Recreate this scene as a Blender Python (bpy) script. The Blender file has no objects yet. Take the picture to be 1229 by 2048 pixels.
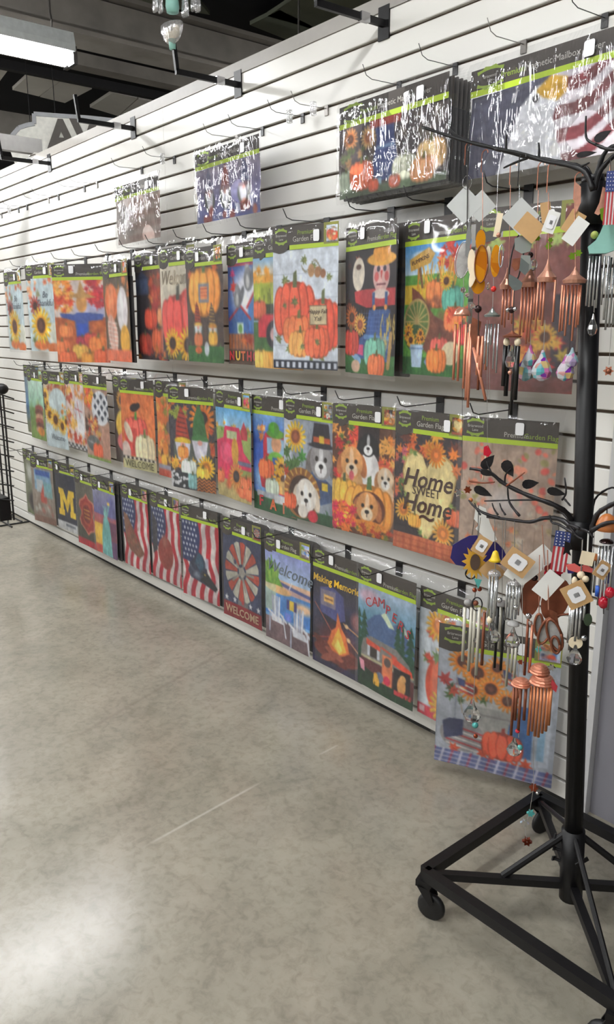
import bpy, math, random
import numpy as np
from mathutils import Vector, Matrix

sc = bpy.context.scene
COL = sc.collection
# ---------------------------------------------------------------- camera
FPX = 1560.0
PITCH = math.atan(370 / FPX)
FH = FPX * math.cos(PITCH) + 370 * math.sin(PITCH)
THETA = math.atan(1300 / FH)
CAM = np.array([0.0, -1.9, 1.43])
FWD = np.array([-math.cos(THETA) * math.cos(PITCH), math.sin(THETA) * math.cos(PITCH), -math.sin(PITCH)])
RGT = np.array([math.sin(THETA), math.cos(THETA), 0.0])
UPV = np.cross(RGT, FWD)
cam_data = bpy.data.cameras.new('camera')
cam = bpy.data.objects.new('camera', cam_data)
COL.objects.link(cam)
cam.matrix_world = Matrix(((RGT[0], UPV[0], -FWD[0], CAM[0]), (RGT[1], UPV[1], -FWD[1], CAM[1]),
                           (RGT[2], UPV[2], -FWD[2], CAM[2]), (0, 0, 0, 1)))
cam_data.sensor_fit = 'VERTICAL'
cam_data.sensor_height = 36.0
cam_data.lens = 36.0 * FPX / 2048.0
cam_data.clip_start = 0.05
sc.camera = cam
# ---------------------------------------------------------------- world, light, exposure
world = bpy.data.worlds.new('world')
sc.world = world
world.use_nodes = True
world.node_tree.nodes['Background'].inputs[0].default_value = (0.75, 0.82, 1.0, 1)
world.node_tree.nodes['Background'].inputs[1].default_value = 0.3
sc.view_settings.view_transform = 'Standard'
sc.view_settings.look = 'None'
sc.view_settings.gamma = 1.0
sc.view_settings.use_curve_mapping = False
sc.view_settings.exposure = 0.36
LAMP_STRENGTH = 52.0
sc.cycles.transparent_max_bounces = 24
sc.cycles.max_bounces = 8
sc.cycles.caustics_reflective = False
sc.cycles.caustics_refractive = False
sc.cycles.sample_clamp_indirect = 4.0


def ray(x, y):
    return FWD + RGT * (x - 614.5) / FPX - UPV * (y - 1024) / FPX


def at(x, y, val, ax=1):
    r = ray(x, y)
    return CAM + r * (val - CAM[ax]) / r[ax]


def depth(P):
    return float((np.asarray(P) - CAM) @ FWD)


def z_at(P, y):
    """height of the point straight above/below P seen at image row y"""
    a = np.asarray(P, float) - CAM
    k = (1024 - y) / FPX
    h0 = a @ UPV - a[2] * UPV[2]
    d0 = a @ FWD - a[2] * FWD[2]
    return float((k * d0 - h0) / (UPV[2] - k * FWD[2]) + CAM[2])


# ---------------------------------------------------------------- colours and materials
def lin(c):
    c = np.asarray(c, float) / 255.0
    return np.where(c <= 0.04045, c / 12.92, ((c + 0.055) / 1.055) ** 2.4)


MATS = {}


def mat(name, col=(200, 200, 200), rough=0.5, metal=0.0, noise=0.08, scale=30, bump=0.0, spec=0.5, trans=0.0, emit=0.0, alpha=1.0, coat=0.0):
    if name in MATS:
        return MATS[name]
    m = bpy.data.materials.new(name)
    m.use_nodes = True
    nt = m.node_tree
    b = nt.nodes['Principled BSDF']
    c = lin(col)
    tc = nt.nodes.new('ShaderNodeTexCoord')
    nz = nt.nodes.new('ShaderNodeTexNoise')
    nz.inputs['Scale'].default_value = scale
    nz.inputs['Detail'].default_value = 4
    nt.links.new(tc.outputs['Object'], nz.inputs['Vector'])
    rp = nt.nodes.new('ShaderNodeValToRGB')
    rp.color_ramp.elements[0].position = 0.3
    rp.color_ramp.elements[1].position = 0.7
    rp.color_ramp.elements[0].color = (*(c * (1 - noise)), 1)
    rp.color_ramp.elements[1].color = (*np.minimum(c * (1 + noise), 1), 1)
    nt.links.new(nz.outputs['Fac'], rp.inputs['Fac'])
    nt.links.new(rp.outputs['Color'], b.inputs['Base Color'])
    b.inputs['Roughness'].default_value = rough
    b.inputs['Metallic'].default_value = metal
    b.inputs['Specular IOR Level'].default_value = spec
    b.inputs['Transmission Weight'].default_value = trans
    b.inputs['Coat Weight'].default_value = coat
    if emit:
        b.inputs['Emission Color'].default_value = (*c, 1)
        b.inputs['Emission Strength'].default_value = emit
    if bump:
        bp = nt.nodes.new('ShaderNodeBump')
        bp.inputs['Strength'].default_value = bump
        bp.inputs['Distance'].default_value = 0.01
        nt.links.new(nz.outputs['Fac'], bp.inputs['Height'])
        nt.links.new(bp.outputs['Normal'], b.inputs['Normal'])
    MATS[name] = m
    return m


def mat_attr(name, rough=0.55, spec=0.35):
    m = bpy.data.materials.new(name)
    m.use_nodes = True
    nt = m.node_tree
    b = nt.nodes['Principled BSDF']
    a = nt.nodes.new('ShaderNodeAttribute')
    a.attribute_name = 'Col'
    nt.links.new(a.outputs['Color'], b.inputs['Base Color'])
    b.inputs['Roughness'].default_value = rough
    b.inputs['Specular IOR Level'].default_value = spec
    wv = nt.nodes.new('ShaderNodeTexNoise')
    wv.inputs['Scale'].default_value = 400
    bp = nt.nodes.new('ShaderNodeBump')
    bp.inputs['Strength'].default_value = 0.1
    bp.inputs['Distance'].default_value = 0.001
    nt.links.new(wv.outputs['Fac'], bp.inputs['Height'])
    nt.links.new(bp.outputs['Normal'], b.inputs['Normal'])
    MATS[name] = m
    return m


def mat_film(name, bump=0.25, scale=9.0, rough=0.1, base=0.04, haze=0.05, fres=0.5, stretch=(1.0, 1.0, 0.45)):
    """clear polythene film: see-through, glossy by fresnel, crinkled, a trace of milky haze"""
    m = bpy.data.materials.new(name)
    m.use_nodes = True
    nt = m.node_tree
    nt.nodes.remove(nt.nodes['Principled BSDF'])
    out = nt.nodes['Material Output']
    tr = nt.nodes.new('ShaderNodeBsdfTransparent')
    gl = nt.nodes.new('ShaderNodeBsdfGlossy')
    gl.inputs['Roughness'].default_value = rough
    df = nt.nodes.new('ShaderNodeBsdfDiffuse')
    df.inputs['Color'].default_value = (0.9, 0.9, 0.92, 1)
    tc = nt.nodes.new('ShaderNodeTexCoord')
    mp = nt.nodes.new('ShaderNodeMapping')
    mp.inputs['Scale'].default_value = stretch
    mp.inputs['Rotation'].default_value = (0, 0.5, 0)
    nz = nt.nodes.new('ShaderNodeTexNoise')
    nz.inputs['Scale'].default_value = scale
    nz.inputs['Detail'].default_value = 3
    nz.inputs['Distortion'].default_value = 1.2
    bp = nt.nodes.new('ShaderNodeBump')
    bp.inputs['Strength'].default_value = bump
    bp.inputs['Distance'].default_value = 0.03
    fr = nt.nodes.new('ShaderNodeFresnel')
    fr.inputs['IOR'].default_value = 1.5
    ad = nt.nodes.new('ShaderNodeMath')
    ad.operation = 'ADD'
    ad.use_clamp = True
    ad.inputs[1].default_value = base
    m1 = nt.nodes.new('ShaderNodeMixShader')
    m2 = nt.nodes.new('ShaderNodeMixShader')
    m1.inputs[0].default_value = haze
    fm = nt.nodes.new('ShaderNodeMath')
    fm.operation = 'MULTIPLY'
    fm.inputs[1].default_value = fres
    L = nt.links.new
    L(tc.outputs['Object'], mp.inputs['Vector'])
    L(mp.outputs['Vector'], nz.inputs['Vector'])
    L(nz.outputs['Fac'], bp.inputs['Height'])
    L(bp.outputs['Normal'], gl.inputs['Normal'])
    L(bp.outputs['Normal'], fr.inputs['Normal'])
    L(fr.outputs['Fac'], fm.inputs[0])
    L(fm.outputs[0], ad.inputs[0])
    L(tr.outputs[0], m1.inputs[1])
    L(df.outputs[0], m1.inputs[2])
    L(ad.outputs[0], m2.inputs[0])
    L(m1.outputs[0], m2.inputs[1])
    L(gl.outputs[0], m2.inputs[2])
    L(m2.outputs[0], out.inputs['Surface'])
    MATS[name] = m
    return m


def mat_crystal(name, cols, rough=0.03, trans=0.75, scale=45):
    m = bpy.data.materials.new(name)
    m.use_nodes = True
    nt = m.node_tree
    b = nt.nodes['Principled BSDF']
    tc = nt.nodes.new('ShaderNodeTexCoord')
    nz = nt.nodes.new('ShaderNodeTexVoronoi')
    nz.inputs['Scale'].default_value = scale
    rp = nt.nodes.new('ShaderNodeValToRGB')
    el = rp.color_ramp.elements
    while len(el) < len(cols):
        el.new(0.5)
    for i, c in enumerate(cols):
        el[i].position = 0.1 + 0.8 * i / max(1, len(cols) - 1)
        el[i].color = (*lin(c), 1)
    sp = nt.nodes.new('ShaderNodeSeparateColor')
    nt.links.new(tc.outputs['Object'], nz.inputs['Vector'])
    nt.links.new(nz.outputs['Color'], sp.inputs[0])
    nt.links.new(sp.outputs[0], rp.inputs['Fac'])
    nt.links.new(rp.outputs['Color'], b.inputs['Base Color'])
    b.inputs['Roughness'].default_value = rough
    b.inputs['Transmission Weight'].default_value = trans
    b.inputs['IOR'].default_value = 1.5
    MATS[name] = m
    return m


M_PRINT = mat_attr('printed_fabric')
M_FILM = mat_film('clear_film', 0.25, 7.0, 0.08, 0.02, 0.03)
M_COVERFILM = mat_film('crinkled_clear_film', 0.55, 9.0, 0.06, 0.06, 0.03, 0.75, (1.7, 1.0, .35))
M_WHITE = mat('white_slat_laminate', (226, 224, 219), 0.32, noise=0.015, scale=3, spec=0.5)
M_GROOVE = mat('groove_brown_fibreboard', (96, 82, 70), 0.8)
M_TRIM = mat('grey_painted_trim', (158, 154, 148), 0.5, noise=0.03)
M_BLACK = mat('black_powder_coat', (13, 12, 14), 0.45, noise=0.2, scale=60, bump=0.03, spec=0.35)
M_DARKMETAL = mat('dark_bronze_branch', (46, 44, 46), 0.38, metal=0.6, noise=0.3, scale=80)
M_HOOK = mat('black_wire', (34, 32, 33), 0.4)
M_HOOKW = mat('zinc_wire', (120, 116, 112), 0.35, metal=0.7)
M_CHROME = mat('chrome', (200, 200, 204), 0.15, metal=1.0)
M_CLEAR = mat_film('clear_plastic_clip', 0.4, 60, 0.06, 0.25, 0.25)
M_CARD = mat('header_card_dark', (66, 58, 52), 0.5, noise=0.04)
M_CARD2 = mat('flag_back_black', (24, 22, 26), 0.7)
M_LIME = mat('lime_ink', (190, 218, 44), 0.5, noise=0.03)
M_LIME2 = mat('lime_ink_soft', (150, 176, 62), 0.5)
M_INK = mat('grey_ink', (196, 192, 184), 0.5)
M_STICK = mat('white_sticker', (232, 232, 234), 0.5, noise=0.02)
M_INKD = mat('black_ink', (30, 28, 30), 0.6)
M_KRAFT = mat('kraft_card', (190, 152, 104), 0.75, noise=0.08)
M_PAPER = mat('white_card', (226, 226, 222), 0.6, noise=0.03)
M_GREYCARD = mat('grey_white_card', (186, 188, 186), 0.5, noise=0.04)
M_COPPER = mat('copper_tube', (220, 146, 118), 0.34, metal=0.6, noise=0.08)
M_COPPERB = mat('antiqued_copper', (132, 78, 56), 0.45, metal=0.5, noise=0.25, scale=60, bump=0.1)
M_ROSE = mat('pink_copper_leaf', (206, 150, 128), 0.3, metal=0.6, noise=0.2, scale=60)
M_SILVER = mat('silver_tube', (190, 192, 194), 0.22, metal=0.85, noise=0.05)
M_CREAMTUBE = mat('satin_grey_tube', (196, 192, 178), 0.4, metal=0.25)
M_BLACKTUBE = mat('black_tube', (10, 10, 12), 0.3)
M_RUST = mat('rust_brown_metal', (124, 66, 42), 0.6, metal=0.2, noise=0.3, scale=25, bump=0.1)
M_CORD = mat('clear_nylon_cord', (150, 146, 140), 0.4)
M_CORDD = mat('dark_cord', (50, 46, 44), 0.6)
M_CRYSTAL = mat_crystal('clear_crystal', [(250, 250, 252), (255, 255, 255), (236, 238, 240)], trans=0.96, rough=0.0)
M_IRID = mat_crystal('iridescent_crystal', [(150, 60, 200), (240, 240, 250), (90, 210, 220), (250, 250, 255), (240, 130, 200), (250, 220, 150)], trans=0.5, scale=70)
M_AMBERGLASS = mat_crystal('amber_glass', [(228, 150, 20), (240, 176, 50), (206, 120, 14)], trans=0.35, scale=20)
M_GREYGLASS = mat_crystal('grey_green_glass', [(150, 160, 156), (180, 188, 184), (130, 140, 138)], trans=0.5, scale=12)
M_REDBEAD = mat('red_bead', (214, 40, 34), 0.15, coat=0.5)
M_REDGLASS = mat('red_glass', (196, 24, 50), 0.15, coat=0.5)
M_GREENBEAD = mat('green_bead', (124, 158, 44), 0.15, metal=0.4)
M_COPBEAD = mat('copper_bead', (150, 70, 46), 0.18, metal=0.8)
M_TEALBEAD = mat('teal_bead', (90, 176, 172), 0.12, metal=0.3)
M_DARKBEAD = mat('dark_pearl_bead', (60, 44, 44), 0.15, metal=0.7)
M_TURQ = mat('turquoise_resin', (136, 186, 174), 0.5, noise=0.12, scale=20)
M_YELLOW = mat('yellow_enamel', (236, 200, 40), 0.35)
M_NAVY = mat('navy_enamel', (40, 34, 96), 0.3)
M_AGATE = mat('grey_agate', (168, 166, 164), 0.25, noise=0.3, scale=40)
M_CREAM = mat('cream_shell', (232, 216, 186), 0.4, noise=0.06)
M_ORANGE = mat('orange_brown_ceramic', (186, 112, 60), 0.35, noise=0.15)
M_GREENDK = mat('dark_green_disc', (44, 58, 40), 0.4, noise=0.3)
M_BLUE = mat('blue_bead', (50, 100, 200), 0.3)
M_FLAGRED = mat('flag_red', (178, 52, 60), 0.6)
M_FLAGWHITE = mat('flag_white', (228, 224, 226), 0.6)
M_FLAGBLUE = mat('flag_blue', (52, 66, 124), 0.6)


# ---------------------------------------------------------------- mesh builder
class MB:
    def __init__(s):
        s.v = []
        s.f = []

    def add(s, vs, fs):
        n = len(s.v)
        s.v += [tuple(map(float, p)) for p in vs]
        s.f += [tuple(i + n for i in f) for f in fs]
        return s

    def box(s, lo, hi, M=None):
        x0, y0, z0 = lo
        x1, y1, z1 = hi
        vs = [(x0, y0, z0), (x1, y0, z0), (x1, y1, z0), (x0, y1, z0), (x0, y0, z1), (x1, y0, z1), (x1, y1, z1), (x0, y1, z1)]
        if M is not None:
            vs = [tuple(M @ Vector(p)) for p in vs]
        return s.add(vs, [(0, 3, 2, 1), (4, 5, 6, 7), (0, 1, 5, 4), (1, 2, 6, 5), (2, 3, 7, 6), (3, 0, 4, 7)])

    def bar(s, a, b, w, h, up=(0, 0, 1)):
        """square bar from a to b"""
        a, b, up = Vector(a), Vector(b), Vector(up)
        d = (b - a).normalized()
        x = d.cross(up).normalized()
        z = x.cross(d).normalized()
        vs = []
        for p in (a, b):
            for sx, sz in ((-1, -1), (1, -1), (1, 1), (-1, 1)):
                vs.append(p + x * sx * w / 2 + z * sz * h / 2)
        return s.add(vs, [(0, 1, 2, 3), (7, 6, 5, 4), (0, 4, 5, 1), (1, 5, 6, 2), (2, 6, 7, 3), (3, 7, 4, 0)])

    def tube(s, pts, r, n=8):
        pts = [Vector(p) for p in pts]
        rs = r if isinstance(r, (list, tuple)) else [r] * len(pts)
        vs, fs = [], []
        ref = None
        for i, p in enumerate(pts):
            d = (pts[min(i + 1, len(pts) - 1)] - pts[max(i - 1, 0)]).normalized()
            if ref is None:
                ref = d.orthogonal().normalized()
            ref = (ref - d * ref.dot(d)).normalized()
            bn = d.cross(ref)
            for k in range(n):
                a = 2 * math.pi * k / n
                vs.append(p + (ref * math.cos(a) + bn * math.sin(a)) * rs[i])
        for i in range(len(pts) - 1):
            for k in range(n):
                a, b = i * n + k, i * n + (k + 1) % n
                fs.append((a, b, b + n, a + n))
        fs.append(tuple(range(n - 1, -1, -1)))
        fs.append(tuple((len(pts) - 1) * n + k for k in range(n)))
        return s.add(vs, fs)

    def lathe(s, prof, c=(0, 0, 0), n=12, sy=1.0, M=None):
        """prof: list of (r, z) from top to bottom around vertical axis at c"""
        vs, fs = [], []
        for r, z in prof:
            for k in range(n):
                a = 2 * math.pi * k / n
                p = Vector((r * math.cos(a), r * math.sin(a) * sy, z))
                if M is not None:
                    p = M @ p
                vs.append(p + Vector(c))
        m = len(prof)
        for i in range(m - 1):
            for k in range(n):
                a, b = i * n + k, i * n + (k + 1) % n
                fs.append((a, a + n, b + n, b))
        fs.append(tuple(range(n)))
        fs.append(tuple((m - 1) * n + k for k in range(n - 1, -1, -1)))
        return s.add(vs, fs)

    def ball(s, c, r, n=12, sx=1, sy=1, sz=1):
        m = max(4, n // 2)
        pr = [(math.sin(math.pi * (i + .02 * (i == 0) - .02 * (i == m)) / m), math.cos(math.pi * i / m)) for i in range(m + 1)]
        S = Matrix.Diagonal((r * sx, r * sy, r * sz)).to_3x3()
        return s.lathe(pr, c, n, M=S)

    def prism(s, poly, t, M=None):
        """poly in local XZ, thickness t along local Y, front face at y=0"""
        n = len(poly)
        vs = [(x, 0, z) for x, z in poly] + [(x, t, z) for x, z in poly]
        if M is not None:
            vs = [tuple(M @ Vector(p)) for p in vs]
        fs = [tuple(range(n)), tuple(range(2 * n - 1, n - 1, -1))]
        for i in range(n):
            j = (i + 1) % n
            fs.append((i, i + n, j + n, j))
        return s.add(vs, fs)

    def mesh(s, name, m, smooth=False):
        me = bpy.data.meshes.new(name)
        me.from_pydata(s.v, [], s.f)
        if smooth:
            me.polygons.foreach_set('use_smooth', [True] * len(me.polygons))
        if m is not None:
            me.materials.append(m)
        me.update()
        return me

    def build(s, name, m, parent=None, smooth=False, loc=None):
        return link(name, s.mesh(name, m, smooth), parent, loc)


def link(name, me, parent=None, loc=None):
    o = bpy.data.objects.new(name, me)
    COL.objects.link(o)
    if parent is not None:
        o.parent = parent
    if loc is not None:
        o.location = loc
    return o


def thing(name, label, cat, loc=(0, 0, 0), rz=0.0, group=None):
    o = bpy.data.objects.new(name, None)
    COL.objects.link(o)
    o.empty_display_size = 0.05
    o.location = [float(a) for a in loc]
    o.rotation_euler = (0, 0, rz)
    return tag(o, label, cat, group)


def tag(o, label=None, cat=None, group=None, kind=None):
    if label:
        o['label'] = label
    if cat:
        o['category'] = cat
    if group:
        o['group'] = group
    if kind:
        o['kind'] = kind
    return o


def copy_tree(o, parent=None):
    c = o.copy()
    COL.objects.link(c)
    c.parent = parent
    for ch in list(o.children):
        copy_tree(ch, c)
    return c


def struct(name, mb, m, parent=None, smooth=False):
    o = mb.build(name, m, parent, smooth)
    if parent is None:
        o['kind'] = 'structure'
    return o


TXT = {}


def text_mesh(s, size, m, shear=0.0, bold=0.0, sx=1.0):
    key = (s, round(size, 5), m.name, shear, bold, sx)
    if key in TXT:
        return TXT[key]
    cu = bpy.data.curves.new('lettering', 'FONT')
    cu.body = s
    cu.size = size
    cu.shear = shear
    cu.align_x = 'CENTER'
    cu.align_y = 'CENTER'
    cu.resolution_u = 2
    cu.extrude = 0.0002
    cu.offset = bold
    ob = bpy.data.objects.new('lettering', cu)
    COL.objects.link(ob)
    bpy.context.view_layer.update()
    me = bpy.data.meshes.new_from_object(ob.evaluated_get(bpy.context.evaluated_depsgraph_get()))
    bpy.data.objects.remove(ob)
    n = len(me.vertices)
    co = np.empty(n * 3)
    me.vertices.foreach_get('co', co)
    co = co.reshape(-1, 3)
    co = np.stack([co[:, 0] * sx, -co[:, 2], co[:, 1]], 1)   # stand it up in XZ facing -Y
    me.vertices.foreach_set('co', co.ravel())
    me.materials.clear()
    me.materials.append(m)
    me.name = 'lettering'
    TXT[key] = me
    return me


def put_text(s, x, y, z, size, m, parent, shear=0.0, bold=0.0, sx=1.0, rot=0.0):
    o = link('lettering', text_mesh(s, size, m, shear, bold, sx), parent, (x, y, z))
    o.rotation_euler = (0, rot, 0)
    return o


# ================================================================ SETTING
FLOORZ = 0.045
# floor: polished mottled concrete
def floor_material():
    m = bpy.data.materials.new('polished_concrete')
    m.use_nodes = True
    nt = m.node_tree
    b = nt.nodes['Principled BSDF']
    L = nt.links.new
    tc = nt.nodes.new('ShaderNodeTexCoord')

    def noise(scale, detail, dist=0.0):
        n = nt.nodes.new('ShaderNodeTexNoise')
        n.inputs['Scale'].default_value = scale
        n.inputs['Detail'].default_value = detail
        n.inputs['Roughness'].default_value = 0.62
        n.inputs['Distortion'].default_value = dist
        L(tc.outputs['Object'], n.inputs['Vector'])
        return n

    def ramp(src, stops):
        r = nt.nodes.new('ShaderNodeValToRGB')
        el = r.color_ramp.elements
        while len(el) < len(stops):
            el.new(0.5)
        for e, (p, c) in zip(el, stops):
            e.position = p
            e.color = (*lin(c), 1)
        L(src, r.inputs['Fac'])
        return r

    def mix(kind, fac, a, c):
        x = nt.nodes.new('ShaderNodeMix')
        x.data_type = 'RGBA'
        x.blend_type = kind
        if isinstance(fac, float):
            x.inputs[0].default_value = fac
        else:
            L(fac, x.inputs[0])
        L(a, x.inputs[6])
        if isinstance(c, tuple):
            x.inputs[7].default_value = c
        else:
            L(c, x.inputs[7])
        return x.outputs[2]
    n1 = noise(1.3, 6, 1.5)
    n2 = noise(5, 10, 0.6)
    n3 = noise(38, 8, 0.5)
    c1 = ramp(n1.outputs['Fac'], [(0.3, (126, 120, 107)), (0.5, (152, 145, 131)), (0.7, (168, 161, 146))])
    c2 = ramp(n2.outputs['Fac'], [(0.3, (130, 125, 112)), (0.5, (152, 146, 132)), (0.72, (170, 162, 147))])
    c3 = ramp(n3.outputs['Fac'], [(0.3, (196, 194, 190)), (0.55, (255, 255, 255)), (0.8, (255, 255, 255))])
    col = mix('MIX', 0.5, c1.outputs['Color'], c2.outputs['Color'])
    col = mix('MULTIPLY', 0.5, col, c3.outputs['Color'])
    # scuffed lines on the slab (a pale scrape and a darker saw line)
    geo = nt.nodes.new('ShaderNodeNewGeometry')

    def line(A, B, w, colr, strength, col):
        A = np.array(A); B = np.array(B)
        d = B - A
        Ln = float(np.linalg.norm(d)); d = d / Ln
        n = np.array([-d[1], d[0]])

        def dotp(v, off):
            vm = nt.nodes.new('ShaderNodeVectorMath'); vm.operation = 'DOT_PRODUCT'
            L(geo.outputs['Position'], vm.inputs[0])
            vm.inputs[1].default_value = (v[0], v[1], 0)
            ms = nt.nodes.new('ShaderNodeMath'); ms.operation = 'SUBTRACT'
            L(vm.outputs['Value'], ms.inputs[0]); ms.inputs[1].default_value = off
            ab = nt.nodes.new('ShaderNodeMath'); ab.operation = 'ABSOLUTE'
            L(ms.outputs[0], ab.inputs[0])
            return ab.outputs[0]
        mid = (A + B) / 2
        a1 = dotp(n, float(n @ mid)); a2 = dotp(d, float(d @ mid))
        m1 = nt.nodes.new('ShaderNodeMapRange'); L(a1, m1.inputs[0]); m1.inputs[1].default_value = w; m1.inputs[2].default_value = 0; m1.inputs[3].default_value = 0; m1.inputs[4].default_value = 1
        m2 = nt.nodes.new('ShaderNodeMapRange'); L(a2, m2.inputs[0]); m2.inputs[1].default_value = Ln / 2; m2.inputs[2].default_value = Ln / 2 * 0.6; m2.inputs[3].default_value = 0; m2.inputs[4].default_value = strength
        mm = nt.nodes.new('ShaderNodeMath'); mm.operation = 'MULTIPLY'; L(m1.outputs[0], mm.inputs[0]); L(m2.outputs[0], mm.inputs[1])
        return mix('MIX', mm.outputs[0], col, (*lin(colr), 1))
    col = line((-1.73, -1.08), (-1.785, -0.62), 0.007, (200, 192, 180), 0.55, col)
    col = line((-1.79, -0.40), (-1.80, -0.30), 0.006, (200, 192, 180), 0.45, col)
    col = line((-2.35, -1.15), (-2.76, -0.03), 0.014, (122, 110, 98), 0.35, col)
    L(col, b.inputs['Base Color'])
    rr = nt.nodes.new('ShaderNodeMapRange')
    L(n2.outputs['Fac'], rr.inputs[0])
    rr.inputs[3].default_value = 0.13
    rr.inputs[4].default_value = 0.27
    L(rr.outputs[0], b.inputs['Roughness'])
    b.inputs['Specular IOR Level'].default_value = 0.5
    bp = nt.nodes.new('ShaderNodeBump')
    bp.inputs['Strength'].default_value = 0.05
    bp.inputs['Distance'].default_value = 0.01
    L(n2.outputs['Fac'], bp.inputs['Height'])
    L(bp.outputs['Normal'], b.inputs['Normal'])
    return m


struct('floor', MB().box((-16, -9, -0.1), (6, 8, FLOORZ)), floor_material())
WALLX1 = -1.07
PANEL = 2.44
GZ = [1.214 + 0.0733 * k for k in range(-15, 16)]
wall = struct('wall_back', MB().box((-9.9, 0.014, 0.058), (WALLX1, 0.05, 2.385)), M_GROOVE)
# slats: each board is a part with a bevelled lip; joints every panel length
xs = [WALLX1]
for jx in (-3.37, -5.81, -8.25, -9.9):
    xs.append(jx)
edges = [0.058] + GZ + [2.385]
slat_cache = {}
for k in range(len(edges) - 1):
    z0 = edges[k] + (0.0045 if k else 0)
    z1 = edges[k + 1] - (0.0045 if k < len(edges) - 2 else 0)
    for j in range(len(xs) - 1):
        xa, xb = xs[j + 1] + 0.0008, xs[j] - 0.0008
        h = z1 - z0
        key = (round(h, 4), j)
        if key not in slat_cache:
            w = (xb - xa)
            bl = 0.0022
            prof = [(0.0, bl), (0.0, h - bl), (bl, h), (0.0135, h), (0.0135, 0), (bl, 0)]
            vs, fs = [], []
            for x in (0, w):
                vs += [(x, y, z) for y, z in prof]
            n = len(prof)
            fs = [tuple(range(n - 1, -1, -1)), tuple(range(n, 2 * n))] + [(i, (i + 1) % n, (i + 1) % n + n, i + n) for i in range(n)]
            mb = MB().add(vs, fs)
            slat_cache[key] = mb.mesh('slat', M_WHITE)
        link('slat', slat_cache[key], wall, (xa, 0, z0))
# top cap, end trim, black strip for the dark gap under the panel
struct('trim_1', MB().box((-9.9, -0.004, 2.3855), (WALLX1, 0.055, 2.43)), M_TRIM)
struct('trim_2', MB().box((WALLX1 + 0.0005, -0.006, FLOORZ), (WALLX1 + 0.02, 0.055, 2.43)), mat('pale_end_trim', (196, 196, 198), 0.4, noise=0.02))
struct('base_gap_strip', MB().box((-9.9, 0.004, FLOORZ), (WALLX1, 0.05, 0.0575)), mat('dark_gap_black', (26, 25, 24), 0.7))
# grey wall that carries on past the end of the slat wall
greyw = mat('grey_lavender_paint', (128, 126, 134), 0.75, noise=0.04, scale=6)
struct('wall_right', MB().box((WALLX1 + 0.021, 0.02, FLOORZ), (-0.66, 0.055, 2.43)), greyw)
struct('trim_3', MB().box((-0.659, 0.0, FLOORZ), (-0.62, 0.055, 2.43)), mat('dark_wood_edge', (58, 46, 40), 0.6))
# building shell
shell = mat('dark_shell_paint', (70, 70, 74), 0.8)
wallp = mat('shop_wall_paint', (205, 204, 198), 0.8)
struct('wall_left', MB().box((-16.1, -9, 0), (-16, 8, 4.3)), wallp)
struct('wall_front', MB().box((-16, -9.1, 0), (6, -9, 4.3)), wallp)
struct('wall_far', MB().box((-16, 8, 0), (6, 8.1, 4.3)), shell)
struct('wall_side', MB().box((6, -9, 0), (6.1, 8, 4.3)), wallp)
ceil = struct('ceiling', MB().box((-16, -9, 4.0), (6, 8, 4.1)), mat('black_roof_deck', (22, 20, 26), 0.8))
M_CEILP = mat('dusty_insulation_panel', (222, 218, 210), 0.8, noise=0.12, scale=2)
M_CEILG = mat('dark_green_grey_panel', (120, 124, 108), 0.8, noise=0.15, scale=2)
M_BEAM = mat('grey_brown_beam', (134, 128, 121), 0.7, noise=0.2, scale=4)
M_BEAMD = mat('black_pipe', (22, 20, 22), 0.5)


def panel(pts, m, z=3.72, t=0.03):
    P = [at(x, y, z, 2) for x, y in pts]
    mb = MB()
    n = len(P)
    vs = [tuple(p) for p in P] + [(p[0], p[1], p[2] + t) for p in P]
    mb.add(vs, [tuple(range(n)), tuple(range(2 * n - 1, n - 1, -1))] + [(i, (i + 1) % n, (i + 1) % n + n, i + n) for i in range(n)])
    return mb.build('ceiling_panel', m, ceil)


for q in ([(25, 180), (64, 144), (122, 160), (78, 193)], [(80, 194), (124, 161), (184, 178), (130, 206)],
          [(180, 215), (226, 185), (275, 197), (236, 232)], [(238, 233), (277, 198), (330, 208), (290, 250)],
          [(-30, 170), (-20, 120), (0, 126), (18, 138), (-10, 175)]):
    panel(q, M_CEILP)
for q in ([(535, 32), (600, -10), (700, -10), (800, 10), (720, 60), (640, 62)], [(405, 98), (440, 84), (540, 108), (500, 128)],
          [(500, 50), (560, 20), (640, 60), (600, 90)], [(120, -5), (230, -5), (420, 30), (400, 5), (300, -30)]):
    panel(q, M_CEILG, 3.9)


def ybar(X, z, y0, y1, w, h, name, m, skew=0.0):
    return MB().bar((X, y0, z), (X + skew, y1, z), w, h).build(name, m, ceil)


ybar(-5.72, 3.52, -9, 8, 0.16, 0.24, 'beam', M_BEAM)
ybar(-5.72, 3.665, -9, 8, 0.30, 0.03, 'beam', M_BEAM)
ybar(-5.72, 3.39, -9, 8, 0.30, 0.03, 'beam', M_BEAM)
ybar(-6.9, 3.62, -9, 8, 0.16, 0.10, 'beam', M_BEAM)
ybar(-7.25, 3.58, -9, 8, 0.07, 0.07, 'pipe', M_BEAMD)
ybar(-9.4, 3.6, -9, 8, 0.2, 0.25, 'beam', M_BEAM)
ybar(-4.1, 3.75, -9, 8, 0.07, 0.10, 'pipe', M_BEAMD)
ybar(-2.2, 3.6, -9, 8, 0.16, 0.25, 'beam', M_BEAM)
# steel strut on top of the wall
st = thing('steel_strut', 'grey steel strut resting on the wall top in front of the white sign', 'strut', (-4.95, 0.02, 2.44))
MB().bar((0, 0.03, 0.04), (-0.02, -2.2, 0.04), 0.05, 0.085).build('rail', mat('galvanised_strut', (104, 102, 100), 0.6), st)
MB().box((-0.05, -0.03, -0.009), (0.05, 0.03, -0.002)).build('foot_plate', M_TRIM, st)


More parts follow.
